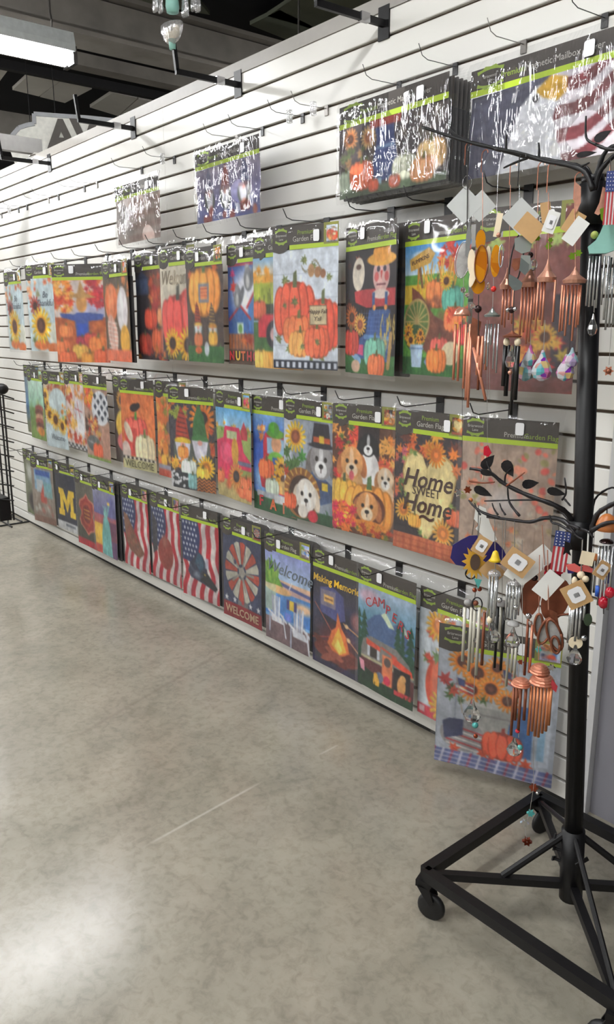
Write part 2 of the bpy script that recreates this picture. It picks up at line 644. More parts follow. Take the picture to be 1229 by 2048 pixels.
# ---------------------------------------------------------------- fluorescent fixtures
def fixture(X, y0, y1, z, label, group=None):
    t = thing('fluorescent_fixture', label, 'ceiling light', (X, (y0 + y1) / 2, z), 0, group)
    h = (y1 - y0) / 2
    hs = MB()
    prof = [(-0.07, 0.10), (0.07, 0.10), (0.085, 0.035), (0.085, 0.0), (-0.085, 0.0), (-0.085, 0.035)]
    n = len(prof)
    hs.add([(x, y, zz) for y in (-h, h) for x, zz in prof], [tuple(range(n)), tuple(range(2 * n - 1, n - 1, -1))] + [(i, i + n, (i + 1) % n + n, (i + 1) % n) for i in range(n)])
    hs.build('housing', mat('white_enamel_housing', (214, 218, 218), 0.4), t)
    em = mat('lit_diffuser', (246, 247, 247), 0.4, noise=0.0, emit=LAMP_STRENGTH)
    MB().tube([(0, -h + 0.03, -0.015), (0, h - 0.03, -0.015)], 0.05, 14).build('diffuser', em, t, True)
    for s in (-1, 1):
        MB().box((-0.075, s * h - 0.012, -0.062), (0.075, s * h + 0.012, 0.03)).build('end_cap', M_CHROME, t)
        MB().tube([(0, s * (h - 0.1), 0.1), (0.01, s * (h - 0.1), 0.16), (-0.005, s * (h - 0.1), 0.2), (0, s * (h - 0.1), 3.99 - z)], 0.006, 6).build('hanging_chain', M_HOOKW, t)
    return t


fixture(-4.72, -2.25, 0.17, 2.95, 'lit fluorescent light fixture hanging above the wall')
for X, y0, y1, z, w in ((-7.2, -2.4, 0.0, 2.95, 'farther left along the wall'), (-1.0, -3.1, -0.7, 2.95, 'over the wind chime rack'), (-4.4, 1.5, 3.9, 2.75, 'added beyond the slat wall to light the sign'), (-0.6, -6.6, -4.2, 3.15, 'added as fill far behind the viewer'), (2.4, -4.6, -2.2, 3.15, 'added as fill right of the viewer'), (-2.6, -5.2, -2.8, 3.15, 'added as fill over the open floor at right'),  # added ones: sign light beyond the wall, frontal fill around the viewer
                        (-3.8, -6.0, -3.6, 3.15, 'over the open floor'), (-7.2, -6.0, -3.6, 3.15, 'over the far open floor'), (-5.2, -8.6, -6.2, 3.15, 'added as fill by the opposite wall at left'), (-1.2, -7.8, -5.4, 3.15, 'added as fill behind the viewer at right'),  # opposite-wall and behind-viewer fixtures are also added for frontal fill
                        (-10.6, -3.0, -0.6, 3.15, 'at the far end by the wall'), (-10.6, -6.5, -4.1, 3.15, 'at the far end of the open floor')):
    fixture(X, y0, y1, z, 'fluorescent light fixture outside the picture, ' + w, 'fluorescent fixtures over the shop floor')

# ---------------------------------------------------------------- hanging sign beyond the wall
sg_a, sg_b = at(20, 330, -6.9, 0), at(300, 330, -5.5, 0)
sg = thing('hanging_sign', 'white arched sign with grey letters rising behind the wall top', 'sign', (float(at(20, 300, -6.9, 0)[0]), float(at(20, 300, -6.9, 0)[1]), 2.5))
A3 = at(20, 300, -6.9, 0)
ang = math.radians(62)
ex = Vector((math.cos(ang), math.sin(ang), 0))
sg.rotation_euler = (0, 0, ang)


def on_sign(x, y):
    """image point -> sign plane local (x, z)"""
    n = Vector((math.sin(ang), -math.cos(ang), 0))
    r = Vector(ray(x, y)); c = Vector(CAM); o = Vector((A3[0], A3[1], 2.5))
    t = (o - c).dot(n) / r.dot(n)
    p = c + r * t - o
    return (p.dot(ex), p.z)


outl = [(20, 300), (24, 272), (38, 256), (56, 250), (69, 248), (68, 228), (120, 232), (180, 236), (235, 242), (300, 250), (300, 340), (180, 345), (60, 338), (30, 328)]
pl = [on_sign(*q) for q in outl]
MB().prism(pl, 0.04).build('sign_board', mat('white_sign_board', (244, 242, 234), 0.6), sg)
cx_ = sum(p[0] for p in pl) / len(pl); cz_ = sum(p[1] for p in pl) / len(pl)
rim = MB()
for i in range(9):
    a, b = pl[i], pl[i + 1]
    rim.bar((a[0], -0.006, a[1]), (b[0], -0.006, b[1]), 0.02, 0.03)
rim.build('raised_border', mat('grey_sign_border', (176, 178, 182), 0.6), sg)
for q_ in ((60, 250), (110, 232)):
    x_, z_ = on_sign(*q_)
    MB().tube([(x_, .02, z_ - .05), (x_, .02, 1.499)], .003, 5).build('hanging_cable', M_BEAMD, sg)
M_SIGNLET = mat('grey_brown_letters', (92, 86, 82), 0.6)
for ch, q in (('A', (124, 278)), ('V', (170, 272))):
    x, z = on_sign(*q)
    put_text(ch, x, -0.012, z, 0.36, M_SIGNLET, sg, bold=0.012)

# ================================================================ PRINT ARTWORK (flat prints on fabric)
W0, H0 = 0.295, 0.395


class Art:
    def __init__(s, n, asp=H0 / W0, bg=(255, 255, 255)):
        s.nx = n
        s.ny = int(n * asp)
        s.asp = asp
        s.U, s.V = np.meshgrid(np.linspace(0, 1, s.nx), np.linspace(0, asp, s.ny))
        s.px = 1.0 / n
        s.c = np.ones((s.ny, s.nx, 3)) * np.array(bg, float)

    def put(s, m, col, a=1.0):
        m = (m * a)[..., None]
        s.c = s.c * (1 - m) + np.array(col, float) * m
        return s

    def grad(s, c0, c1, v0=0.0, v1=None):
        v1 = s.asp if v1 is None else v1
        t = np.clip((s.V - v0) / (v1 - v0), 0, 1)[..., None]
        m = ((s.V >= v0) & (s.V <= v1))[..., None]
        s.c = np.where(m, np.array(c0, float) * (1 - t) + np.array(c1, float) * t, s.c)
        return s

    def sm(s, d):
        return np.clip(0.5 - d / s.px, 0, 1)

    def rect(s, u0, v0, u1, v1, col, a=1.0):
        d = np.maximum(np.maximum(u0 - s.U, s.U - u1), np.maximum(v0 - s.V, s.V - v1))
        return s.put(s.sm(d), col, a)

    def ell(s, cx, cy, rx, ry, col, rot=0.0, a=1.0, soft=0.0):
        c, n = math.cos(rot), math.sin(rot)
        x = (s.U - cx) * c + (s.V - cy) * n
        y = -(s.U - cx) * n + (s.V - cy) * c
        r = np.sqrt((x / rx) ** 2 + (y / ry) ** 2)
        if soft:
            return s.put(np.clip((1 - r) / soft, 0, 1), col, a)
        return s.put(s.sm((r - 1) * min(rx, ry)), col, a)

    def poly(s, pts, col, a=1.0):
        m = np.zeros(s.U.shape)
        for ox, oy in ((.25, .25), (-.25, .25), (.25, -.25), (-.25, -.25)):
            x = s.U + ox * s.px; y = s.V + oy * s.px
            ins = np.zeros(s.U.shape, bool)
            n = len(pts)
            for i in range(n):
                x0, y0 = pts[i]; x1, y1 = pts[(i + 1) % n]
                if y0 == y1:
                    continue
                cnd = ((y0 > y) != (y1 > y)) & (x < (x1 - x0) * (y - y0) / (y1 - y0) + x0)
                ins ^= cnd
            m += ins * 0.25
        return s.put(m, col, a)

    def line(s, x0, y0, x1, y1, w, col, a=1.0):
        dx, dy = x1 - x0, y1 - y0
        t = np.clip(((s.U - x0) * dx + (s.V - y0) * dy) / (dx * dx + dy * dy + 1e-9), 0, 1)
        d = np.hypot(s.U - x0 - t * dx, s.V - y0 - t * dy) - w / 2
        return s.put(s.sm(d), col, a)

    # ---- motifs
    def pumpkin(s, cx, cy, r, col=(232, 104, 52), stem=(92, 96, 52), ry=0.8):
        col = np.array(col, float)
        s.ell(cx, cy, r * 1.02, r * ry * 1.02, col * 0.72)
        for k in (-0.7, 0.7, -0.4, 0.4, 0.0):
            s.ell(cx + k * r, cy, r * (0.34 if abs(k) > .5 else .32), r * ry * (0.86 if abs(k) > .5 else 0.98), col * 0.8)
            s.ell(cx + k * r * 1.0 - r * .02, cy, r * (0.27 if abs(k) > .5 else .26), r * ry * (0.82 if abs(k) > .5 else 0.94), np.minimum(col * (1.0 + .12 * (k < 0.3)) + 12, 255))
            s.ell(cx + k * r - r * .06, cy - r * ry * .3, r * .12, r * ry * .4, np.minimum(col * 1.15 + 30, 255), a=.55, soft=.9)
        if stem:
            s.poly([(cx - r * .1, cy - r * ry * .8), (cx - r * .06, cy - r * ry * 1.3), (cx + r * .1, cy - r * ry * 1.4), (cx + r * .12, cy - r * ry * .8)], stem)
        return s

    def sunflower(s, cx, cy, r, petal=(244, 196, 40), core=(78, 46, 30), n=16, sq=1.0, rot=0.0):
        x = (s.U - cx) / sq; y = s.V - cy
        an = np.arctan2(y, x) + rot; rr = np.hypot(x, y)
        d2 = rr - r * (0.74 + 0.26 * np.cos(n * an + 1.5))
        s.put(s.sm(d2), np.array(petal) * 0.86)
        d = rr - r * 0.95 * (0.72 + 0.28 * np.cos(n * an))
        s.put(s.sm(d), petal)
        s.put(s.sm(rr - r * .52), np.array(petal) * [0.95, .75, .6], .8)
        s.put(s.sm(rr - r * .40), core)
        s.put(s.sm(rr - r * .2), np.array(core) * 1.35, .7)
        return s

    def leaf(s, cx, cy, r, col=(214, 92, 40), rot=0.0):
        rad = [1.0, .42, .8, .38, .85, .3, .5, .25, .5, .3, .85, .38, .8, .42]
        p = []
        for i, q in enumerate(rad):
            a = rot + 2 * math.pi * i / len(rad) - math.pi / 2
            p.append((cx + r * q * math.cos(a), cy + r * q * math.sin(a)))
        s.poly(p, col)
        return s.line(cx, cy, cx - r * .8 * math.sin(-rot), cy + r * .8 * math.cos(rot), r * .07, np.array(col) * .6)

    def scatter(s, n, u0, v0, u1, v1, r, cols, seed=1, kind='leaf'):
        rd = random.Random(seed)
        for _ in range(n):
            x, y, c = rd.uniform(u0, u1), rd.uniform(v0, v1), rd.choice(cols)
            q = r * rd.uniform(.6, 1.3)
            if kind == 'leaf':
                s.leaf(x, y, q, c, rd.uniform(0, 6.3))
            elif kind == 'dot':
                s.ell(x, y, q, q * rd.uniform(.6, 1), c, rd.uniform(0, 3))
            elif kind == 'blade':
                s.line(x, y, x + rd.uniform(-.4, .4) * q, y - q, q * .12, c)
            elif kind == 'flower':
                s.sunflower(x, y, q, c, n=10)
            elif kind == 'soft':
                s.ell(x, y, q, q * rd.uniform(.5, 1), c, rd.uniform(0, 3), .6, .7)
        return s

    def grass(s, v0, seed=3, c=((48, 104, 48), (70, 132, 56), (34, 84, 44))):
        s.rect(-1, v0 + .03, 2, 3, c[0])
        return s.scatter(int(60), 0, v0 + .06, 1, s.asp + .05, .08, c, seed, 'blade')

    def checks(s, u0, v0, u1, v1, n, ca, cb, rows=2):
        s.rect(u0, v0, u1, v1, ca)
        w = (u1 - u0) / n; h = (v1 - v0) / rows
        for j in range(rows):
            for i in range(n):
                if (i + j) % 2:
                    s.rect(u0 + i * w, v0 + j * h, u0 + (i + 1) * w, v0 + (j + 1) * h, cb)
        return s

    def grain(s, amt=10, seed=0, sc_=0):
        rs = np.random.RandomState(seed)
        n = rs.normal(0, 1, (s.ny, s.nx, 1))
        n = (n + np.roll(n, 1, 0) + np.roll(n, 1, 1) + np.roll(n, -1, 0)) / 2
        s.c = s.c + n * amt
        return s

    def planks(s, n, base, dark, vert=False, jit=8, seed=0):
        rd = random.Random(seed)
        for i in range(n):
            j = rd.uniform(-jit, jit)
            c = np.array(base) + j
            if vert:
                s.rect(i / n, -1, (i + 1) / n, 3, c); s.line(i / n, 0, i / n, 2, .008, dark)
            else:
                h = s.asp / n
                s.rect(-1, i * h, 2, (i + 1) * h, c); s.line(0, i * h, 1, i * h, .008, dark)
        return s

    def dog(s, cx, cy, r, col=(214, 150, 84), ear=(176, 104, 56), muzzle=(240, 226, 206)):
        for k in (-1, 1):
            s.ell(cx + k * r * .82, cy + r * .12, r * .32, r * .7, ear, k * -.25)
        s.ell(cx, cy, r * .85, r * .95, col)
        s.ell(cx, cy + r * .42, r * .46, r * .42, muzzle)
        s.ell(cx, cy - r * .3, r * .16, r * .55, muzzle, a=.7)
        for k in (-1, 1):
            s.ell(cx + k * r * .34, cy - r * .08, r * .12, r * .13, (30, 22, 20))
        s.ell(cx, cy + r * .28, r * .17, r * .12, (24, 20, 22))
        s.line(cx, cy + r * .38, cx, cy + r * .58, r * .06, (60, 36, 34))
        return s

    def gnome(s, cx, cy, h, hat=(190, 60, 40), beard=(228, 226, 232), band=(236, 188, 40), stripes=None):
        s.ell(cx, cy + h * .2, h * .3, h * .36, (90, 96, 90))
        s.poly([(cx - h * .22, cy - h * .02), (cx - h * .18, cy - h * .4), (cx - h * .04, cy - h * .75), (cx + h * .12, cy - h * .5), (cx + h * .22, cy - h * .02)], hat)
        if stripes is not None:
            for i in range(6):
                y = cy - h * (.12 + .1 * i)
                s.line(cx - h * (.19 - .02 * i), y, cx + h * (.16 - .02 * i), y + h * .03, h * .03, stripes)
        s.ell(cx, cy - h * .02, h * .25, h * .08, band)
        s.poly([(cx - h * .24, cy + h * .02), (cx + h * .24, cy + h * .02), (cx + h * .16, cy + h * .35), (cx, cy + h * .55), (cx - h * .16, cy + h * .35)], beard)
        s.ell(cx, cy + h * .06, h * .07, h * .055, (232, 160, 150))
        return s

    def usflag(s, eagle=(58, 52, 50), head=(232, 232, 230), beak=True, kind=0):
        s.c[:] = (222, 210, 206)
        # waving stripes running down
        ph = 0.05 * np.sin(s.V * 5) + 0.03 * np.sin(s.V * 11 + 1)
        st = np.sin((s.U + ph) * 2 * math.pi * 4.2)
        s.put(np.clip(st * 3 + .5, 0, 1), (186, 34, 50))
        sh = np.sin((s.U * 1.2 + s.V * .5) * 9)
        s.put(np.clip(sh, 0, 1) * .18, (90, 60, 80))
        m = np.clip((0.47 + .05 * np.sin(s.V * 6) - s.U) / s.px, 0, 1) * np.clip((0.72 - s.V + .1 * s.U) / s.px, 0, 1)
        s.put(m, (44, 54, 98))
        for i in range(5):
            for j in range(7):
                x = .05 + i * .09 + .045 * (j % 2); y = .05 + j * .095
                if x < .45:
                    s.ell(x, y, .022, .026, (206, 208, 222))
        return s

    def finish(s):
        # printed like a soft watercolour: mottled ink, slightly bled edges
        rs = np.random.RandomState(s.nx + int(abs(s.c[0, 0, 0])))
        for cells, amt in ((7, .09), (18, .09), (40, .05)):
            g = rs.uniform(-1, 1, (cells + 2, cells + 2))
            fx = s.U * cells; fy = s.V / s.asp * cells
            ix, iy = fx.astype(int), fy.astype(int)
            tx, ty = fx - ix, fy - iy
            n = (g[iy, ix] * (1 - tx) * (1 - ty) + g[iy, ix + 1] * tx * (1 - ty) + g[iy + 1, ix] * (1 - tx) * ty + g[iy + 1, ix + 1] * tx * ty)
            s.c = s.c * (1 + amt * n[..., None])
        b = np.pad(s.c, ((1, 1), (1, 1), (0, 0)), 'edge')
        s.c = .5 * s.c + .125 * (b[:-2, 1:-1] + b[2:, 1:-1] + b[1:-1, :-2] + b[1:-1, 2:])
        c = np.clip(s.c, 0, 255)
        g = c.mean(-1, keepdims=True)
        c = np.clip(c * .97 + g * .03 + 4, 0, 255)
        return lin(c)


def A_thankful(n):
    a = Art(n, bg=(196, 214, 220)); a.planks(6, (198, 216, 222), (168, 190, 200), True)
    a.scatter(9, .02, .02, .4, .35, .1, ((236, 120, 90), (240, 170, 120), (150, 150, 110)), 4)
    a.scatter(4, .6, .0, 1, .12, .09, ((240, 150, 70), (214, 110, 70)), 6)
    a.sunflower(.26, .5, .2, (176, 66, 52), (60, 30, 26), 12)
    a.scatter(6, .0, .9, 1, 1.2, .13, ((110, 130, 70), (150, 150, 90)), 8)
    a.ell(.86, 1.02, .2, .2, (228, 228, 216)); a.ell(.86, 1.02, .1, .2, (214, 216, 200))
    a.ell(.4, 1.22, .28, .1, (226, 120, 60)); a.ell(.8, 1.28, .2, .1, (226, 120, 60))
    return a.sunflower(.42, .86, .36, (246, 200, 50), (86, 52, 40), 18)


def A_bluescarecrow(n):
    a = Art(n, bg=(236, 130, 70))
    a.rect(0, 0, 1, .62, (232, 214, 206)); a.ell(.7, .5, .5, .2, (180, 176, 206), soft=.6)
    a.scatter(46, 0, 0, .36, .5, .1, ((240, 140, 50), (226, 78, 44), (246, 176, 80)), 1)
    a.scatter(46, .62, 0, 1, .4, .1, ((214, 50, 60), (236, 110, 60), (196, 50, 66)), 2)
    a.rect(0, .6, 1, 2, (190, 92, 44)); a.scatter(40, 0, .62, 1, .95, .09, ((176, 84, 40), (226, 120, 50), (150, 70, 40), (210, 130, 60)), 5, 'soft')
    a.poly([(.1, .53), (.38, .55), (.42, .52), (.62, .52), (.92, .55), (.9, .64), (.64, .66), (.64, 1.0), (.4, 1.0), (.38, .66), (.12, .6)], (58, 82, 160))
    a.rect(.42, .7, .6, .98, (40, 80, 190))
    a.ell(.52, .38, .1, .14, (214, 150, 80)); a.poly([(.3, .26), (.46, .2), (.52, 0.0), (.6, .2), (.8, .28), (.55, .3)], (198, 148, 84))
    for x, y, r, c in ((.2, .82, .13, (226, 120, 60)), (.5, 1.0, .12, (160, 40, 60)), (.66, .95, .12, (190, 60, 50)), (.1, 1.1, .16, (228, 110, 56)), (.8, 1.05, .18, (230, 116, 50)),
                       (.45, 1.16, .15, (236, 170, 70)), (.2, 1.28, .16, (226, 96, 50)), (.62, 1.3, .17, (232, 140, 50)), (.88, 1.26, .18, (226, 90, 50))):
        a.pumpkin(x, y, r, c)
    return a


def A_gourds(n):
    a = Art(n, bg=(96, 78, 60)); a.scatter(14, 0, 0, 1, .3, .14, ((226, 186, 60), (90, 80, 50), (206, 120, 60)), 3)
    a.ell(.3, .4, .26, .3, (232, 120, 66)); a.ell(.3, .4, .1, .3, (240, 140, 90))
    a.ell(.72, .52, .2, .36, (230, 222, 226)); a.ell(.68, .52, .08, .34, (244, 240, 242))
    a.ell(.3, .9, .2, .32, (226, 170, 150), -.3)
    for i in range(7):
        a.line(.12, .7 + i * .07, .5, .74 + i * .07, .02, (240, 230, 224))
    a.ell(.78, 1.0, .18, .24, (240, 176, 50))
    return a.rect(0, 1.15, 1, 1.4, (240, 118, 80))


def A_darkbarn(n):
    a = Art(n, bg=(40, 26, 36)); a.ell(.75, .3, .6, .5, (150, 84, 60), soft=.8); a.rect(0, .12, .42, .36, (58, 74, 110)); a.poly([(0, .12), (.2, .0), (.48, .14)], (40, 50, 80))
    a.rect(0, .36, .4, 1.3, (34, 22, 34)); a.ell(.6, .42, .14, .2, (170, 50, 50)); a.scatter(16, .4, .1, 1, .5, .09, ((226, 130, 60), (200, 80, 50)), 3)
    for x, y, r, c in ((.45, .72, .2, (214, 70, 44)), (.85, .7, .18, (226, 140, 90)), (.7, 1.05, .24, (206, 84, 44)), (.25, 1.1, .2, (190, 60, 40)), (.95, 1.0, .16, (200, 80, 50))):
        a.pumpkin(x, y, r, c)
    return a.scatter(20, 0, 1.15, 1, 1.34, .09, ((180, 50, 40), (214, 120, 40)), 9)


def A_welcomepumpkin(n):
    a = Art(n, bg=(214, 204, 184)); a.planks(5, (216, 206, 186), (190, 178, 158), True)
    a.rect(0, .95, 1, 2, (70, 52, 60))
    a.ell(.78, .62, .3, .3, (206, 60, 52)); a.pumpkin(.48, .8, .46, (224, 74, 66), (74, 74, 66), .85)
    a.sunflower(.3, 1.1, .24, (244, 196, 50), (56, 34, 30)); a.sunflower(.74, 1.12, .28, (244, 190, 44), (56, 34, 30))
    return a.scatter(10, 0, 1.22, 1, 1.34, .1, ((226, 120, 60), (90, 110, 60)), 2)


def A_gnomehouse(n):
    a = Art(n, bg=(74, 58, 54)); a.scatter(40, 0, 0, 1, 1, .1, ((96, 70, 56), (60, 50, 50), (110, 84, 70)), 2, 'soft')
    a.scatter(12, .1, .02, .9, .2, .1, ((232, 150, 50), (220, 100, 50)), 1)
    a.pumpkin(.5, .36, .42, (240, 146, 56), (90, 110, 60)); a.rect(.36, .24, .64, .5, (120, 130, 150)); a.rect(.41, .28, .6, .46, (240, 150, 90))
    for i in range(3):
        a.line(.4, .31 + .05 * i, .6, .31 + .05 * i, .012, (180, 60, 60))
    a.grass(1.08)
    a.gnome(.3, .82, .46, (176, 70, 48), (214, 220, 226), (226, 180, 80), (70, 50, 60)); a.gnome(.72, .84, .46, (70, 50, 60), (206, 206, 206), (220, 150, 60), (220, 180, 70))
    a.pumpkin(.3, 1.02, .12, (232, 120, 70)); a.pumpkin(.72, 1.0, .12, (240, 170, 60))
    a.ell(.3, 1.17, .1, .05, (226, 110, 60)); a.ell(.54, 1.15, .07, .1, (200, 206, 214))
    return a


def A_nuthouse(n):
    a = Art(n, bg=(60, 96, 176)); a.rect(0, 0, 1, .04, (170, 50, 60)); a.ell(.5, .4, .5, .4, (226, 228, 240), soft=.5)
    a.leaf(.14, .32, .13, (224, 60, 54)); a.leaf(.12, .14, .1, (214, 60, 120)); a.leaf(.9, .34, .12, (206, 56, 50)); a.leaf(.9, .16, .1, (226, 110, 80))
    a.poly([(.5, .55), (.74, .32), (.98, .56), (.94, .9), (.54, .9)], (70, 124, 190)); a.line(.48, .58, .74, .3, .04, (190, 50, 54)); a.line(.74, .3, 1.0, .56, .04, (190, 50, 54))
    a.poly([(.08, .72), (.3, .56), (.52, .72), (.5, 1.0), (.1, 1.0)], (60, 104, 170)); a.line(.03, .74, .3, .55, .035, (190, 50, 54)); a.line(.3, .55, .56, .73, .035, (190, 50, 54))
    a.rect(.22, .78, .38, .93, (200, 222, 210)); a.ell(.3, .86, .05, .06, (110, 160, 80))
    for x, y, r in ((.52, .22, .11), (.25, .45, .1), (.78, .7, .1)):
        a.ell(x, y, r, r * 1.4, (132, 134, 140)); a.ell(x - .02, y - r * 1.3, r * .55, r * .5, (140, 142, 148)); a.ell(x + r, y - r * .3, r * .5, r * 1.3, (112, 114, 122), .4)
        a.ell(x - .02, y + .03, r * .4, r * .8, (206, 206, 206))
    for i in range(13):
        a.rect(i * .08, .93, i * .08 + .07, 1.14, (178, 104, 60)); a.line(i * .08, .93, i * .08, 1.14, .012, (110, 60, 40))
    a.rect(0, 1.14, 1, 2, (92, 66, 50)); a.scatter(14, .3, .95, .9, 1.05, .08, ((214, 110, 50), (160, 60, 40)), 3)
    return a


def A_truck(n):
    a = Art(n, bg=(150, 190, 220)); a.grad((130, 180, 222), (240, 214, 180), 0, .2); a.rect(.72, 0, .9, .25, (160, 90, 70)); a.rect(0, .2, 1, .42, (240, 176, 70)); a.scatter(30, 0, .14, 1, .3, .08, ((236, 160, 50), (250, 190, 80)), 2)
    a.rect(0, .3, 1, .55, (176, 190, 70)); a.scatter(40, 0, .4, 1, .62, .13, ((150, 170, 50), (200, 190, 60), (80, 90, 50)), 5, 'blade'); a.rect(0, .55, 1, .75, (60, 66, 50)); a.grass(.74, 4, ((70, 110, 60), (100, 140, 70), (60, 90, 50)))
    a.pumpkin(.12, .62, .14, (200, 90, 60)); a.poly([(.1, .76), (.22, .68), (.9, .66), (1.2, .72), (1.2, .96), (.1, .96)], (224, 60, 74)); a.ell(.42, .92, .15, .17, (50, 46, 56)); a.ell(.42, .92, .07, .08, (226, 180, 180))
    a.rect(0, 1.13, 1, 2, (236, 166, 70)); a.pumpkin(.15, 1.24, .16, (240, 180, 80)); a.pumpkin(.5, 1.28, .16, (244, 160, 70))
    return a


def A_pumpkins(n):
    a = Art(n, bg=(206, 214, 226)); a.planks(5, (208, 216, 228), (176, 184, 198), False, 5)
    def vine(x, y, r, rot=0):
        a.leaf(x, y, r, (104, 116, 66), rot); a.leaf(x + .01, y + .01, r * .6, (140, 146, 84), rot + .4)
    for i in range(14):
        t = i / 13
        a.line(.45 + .3 * t, .18 + .06 * math.sin(t * 7), .47 + .3 * t, .2 + .06 * math.sin(t * 7 + .5), .01, (120, 110, 84))
    for x, y, r in ((.5, .12, .08), (.18, .34, .1), (.86, .32, .07), (.64, .2, .07), (.92, 1.05, .1), (.08, 1.0, .08), (.25, 1.1, .09), (.75, 1.2, .08), (.1, .9, .06), (.6, 1.22, .05)):
        vine(x, y, r, x * 9)
    a.ell(.6, .24, .05, .07, (186, 140, 96)); a.ell(.7, .26, .05, .06, (170, 120, 80)); a.ell(.78, .28, .04, .05, (150, 100, 70))
    a.pumpkin(.34, .68, .32, (228, 84, 56), (96, 104, 66), 1.02)
    a.pumpkin(.78, .84, .25, (226, 78, 52), (96, 104, 66), 1.15)
    a.pumpkin(.4, .9, .24, (238, 112, 62), (110, 110, 60), .72)
    a.pumpkin(.42, 1.05, .17, (242, 152, 74), (100, 100, 50), .9)
    a.pumpkin(.68, 1.03, .19, (232, 96, 60), (100, 100, 50), .95)
    vine(.34, .58, .08); vine(.18, .62, .05); vine(.68, 1.03, .06, 1); vine(.45, 1.08, .06, 2)
    a.rect(.57, .62, .84, .84, (120, 96, 70)); a.rect(.58, .63, .83, .83, (208, 190, 150))
    a.rect(0, 1.24, 1, 1.4, (30, 36, 52))
    for i in range(11):
        a.rect(.04 + i * .09, 1.26, .085 + i * .09, 1.325, (206, 212, 226))
    return a


def A_scarecrow(n):
    a = Art(n, bg=(34, 26, 32)); a.scatter(20, 0, .1, .3, 1, .08, ((90, 44, 30), (130, 60, 36), (60, 34, 34)), 3)
    a.ell(.28, .26, .12, .18, (226, 214, 196)); a.ell(.28, .18, .05, .03, (90, 60, 50))
    a.grass(1.1)
    a.poly([(.2, .44), (.45, .42), (1.0, .42), (1.0, .6), (.45, .62), (.22, .56)], (190, 56, 62))
    a.ell(.72, .28, .16, .19, (214, 168, 162)); a.ell(.63, .3, .04, .05, (206, 90, 90)); a.ell(.82, .3, .04, .05, (206, 90, 90)); a.ell(.66, .22, .03, .03, (60, 50, 70)); a.ell(.78, .22, .03, .03, (60, 50, 70)); a.poly([(.7, .24), (.74, .24), (.72, .34)], (190, 60, 60)); a.line(.64, .38, .8, .38, .02, (120, 60, 70))
    a.ell(.72, .12, .28, .07, (236, 168, 60)); a.ell(.72, .05, .17, .1, (232, 156, 52))
    a.ell(.72, .48, .16, .05, (228, 206, 196))
    a.poly([(.5, .64), (.9, .64), (.92, .95), (.88, 1.2), (.2, 1.16), (.32, .95), (.44, .9)], (52, 82, 142))
    for i in range(12):
        a.line(.3, .68 + i * .045, .92, .68 + i * .045, .006, (84, 116, 176), .6); a.line(.36 + i * .05, .64, .3 + i * .05, 1.2, .006, (84, 116, 176), .6)
    a.rect(.56, .46, .61, .68, (60, 92, 150)); a.rect(.8, .46, .85, .68, (60, 92, 150)); a.ell(.6, .62, .03, .03, (232, 150, 70)); a.ell(.82, .62, .03, .03, (232, 150, 70))
    a.line(.42, .93, .9, .95, .05, (96, 140, 196)); a.poly([(.28, 1.02), (.4, 1.02), (.4, 1.14), (.26, 1.12)], (216, 80, 130)); a.line(.14, 1.1, .32, 1.2, .08, (130, 174, 214))
    a.sunflower(.14, .72, .14, (206, 112, 50)); a.sunflower(.32, .8, .13, (236, 180, 80), (150, 80, 60))
    a.pumpkin(.12, 1.0, .18, (196, 60, 46)); a.scatter(40, .7, .8, 1, 1.1, .1, ((206, 180, 90), (180, 150, 70)), 6, 'blade')
    a.line(.92, .9, .88, 1.25, .06, (190, 150, 90))
    a.pumpkin(.62, 1.1, .2, (110, 176, 152), (90, 100, 70)); a.ell(.24, 1.26, .1, .07, (214, 176, 150))
    return a.pumpkin(.66, 1.24, .16, (236, 110, 60), (90, 100, 50))


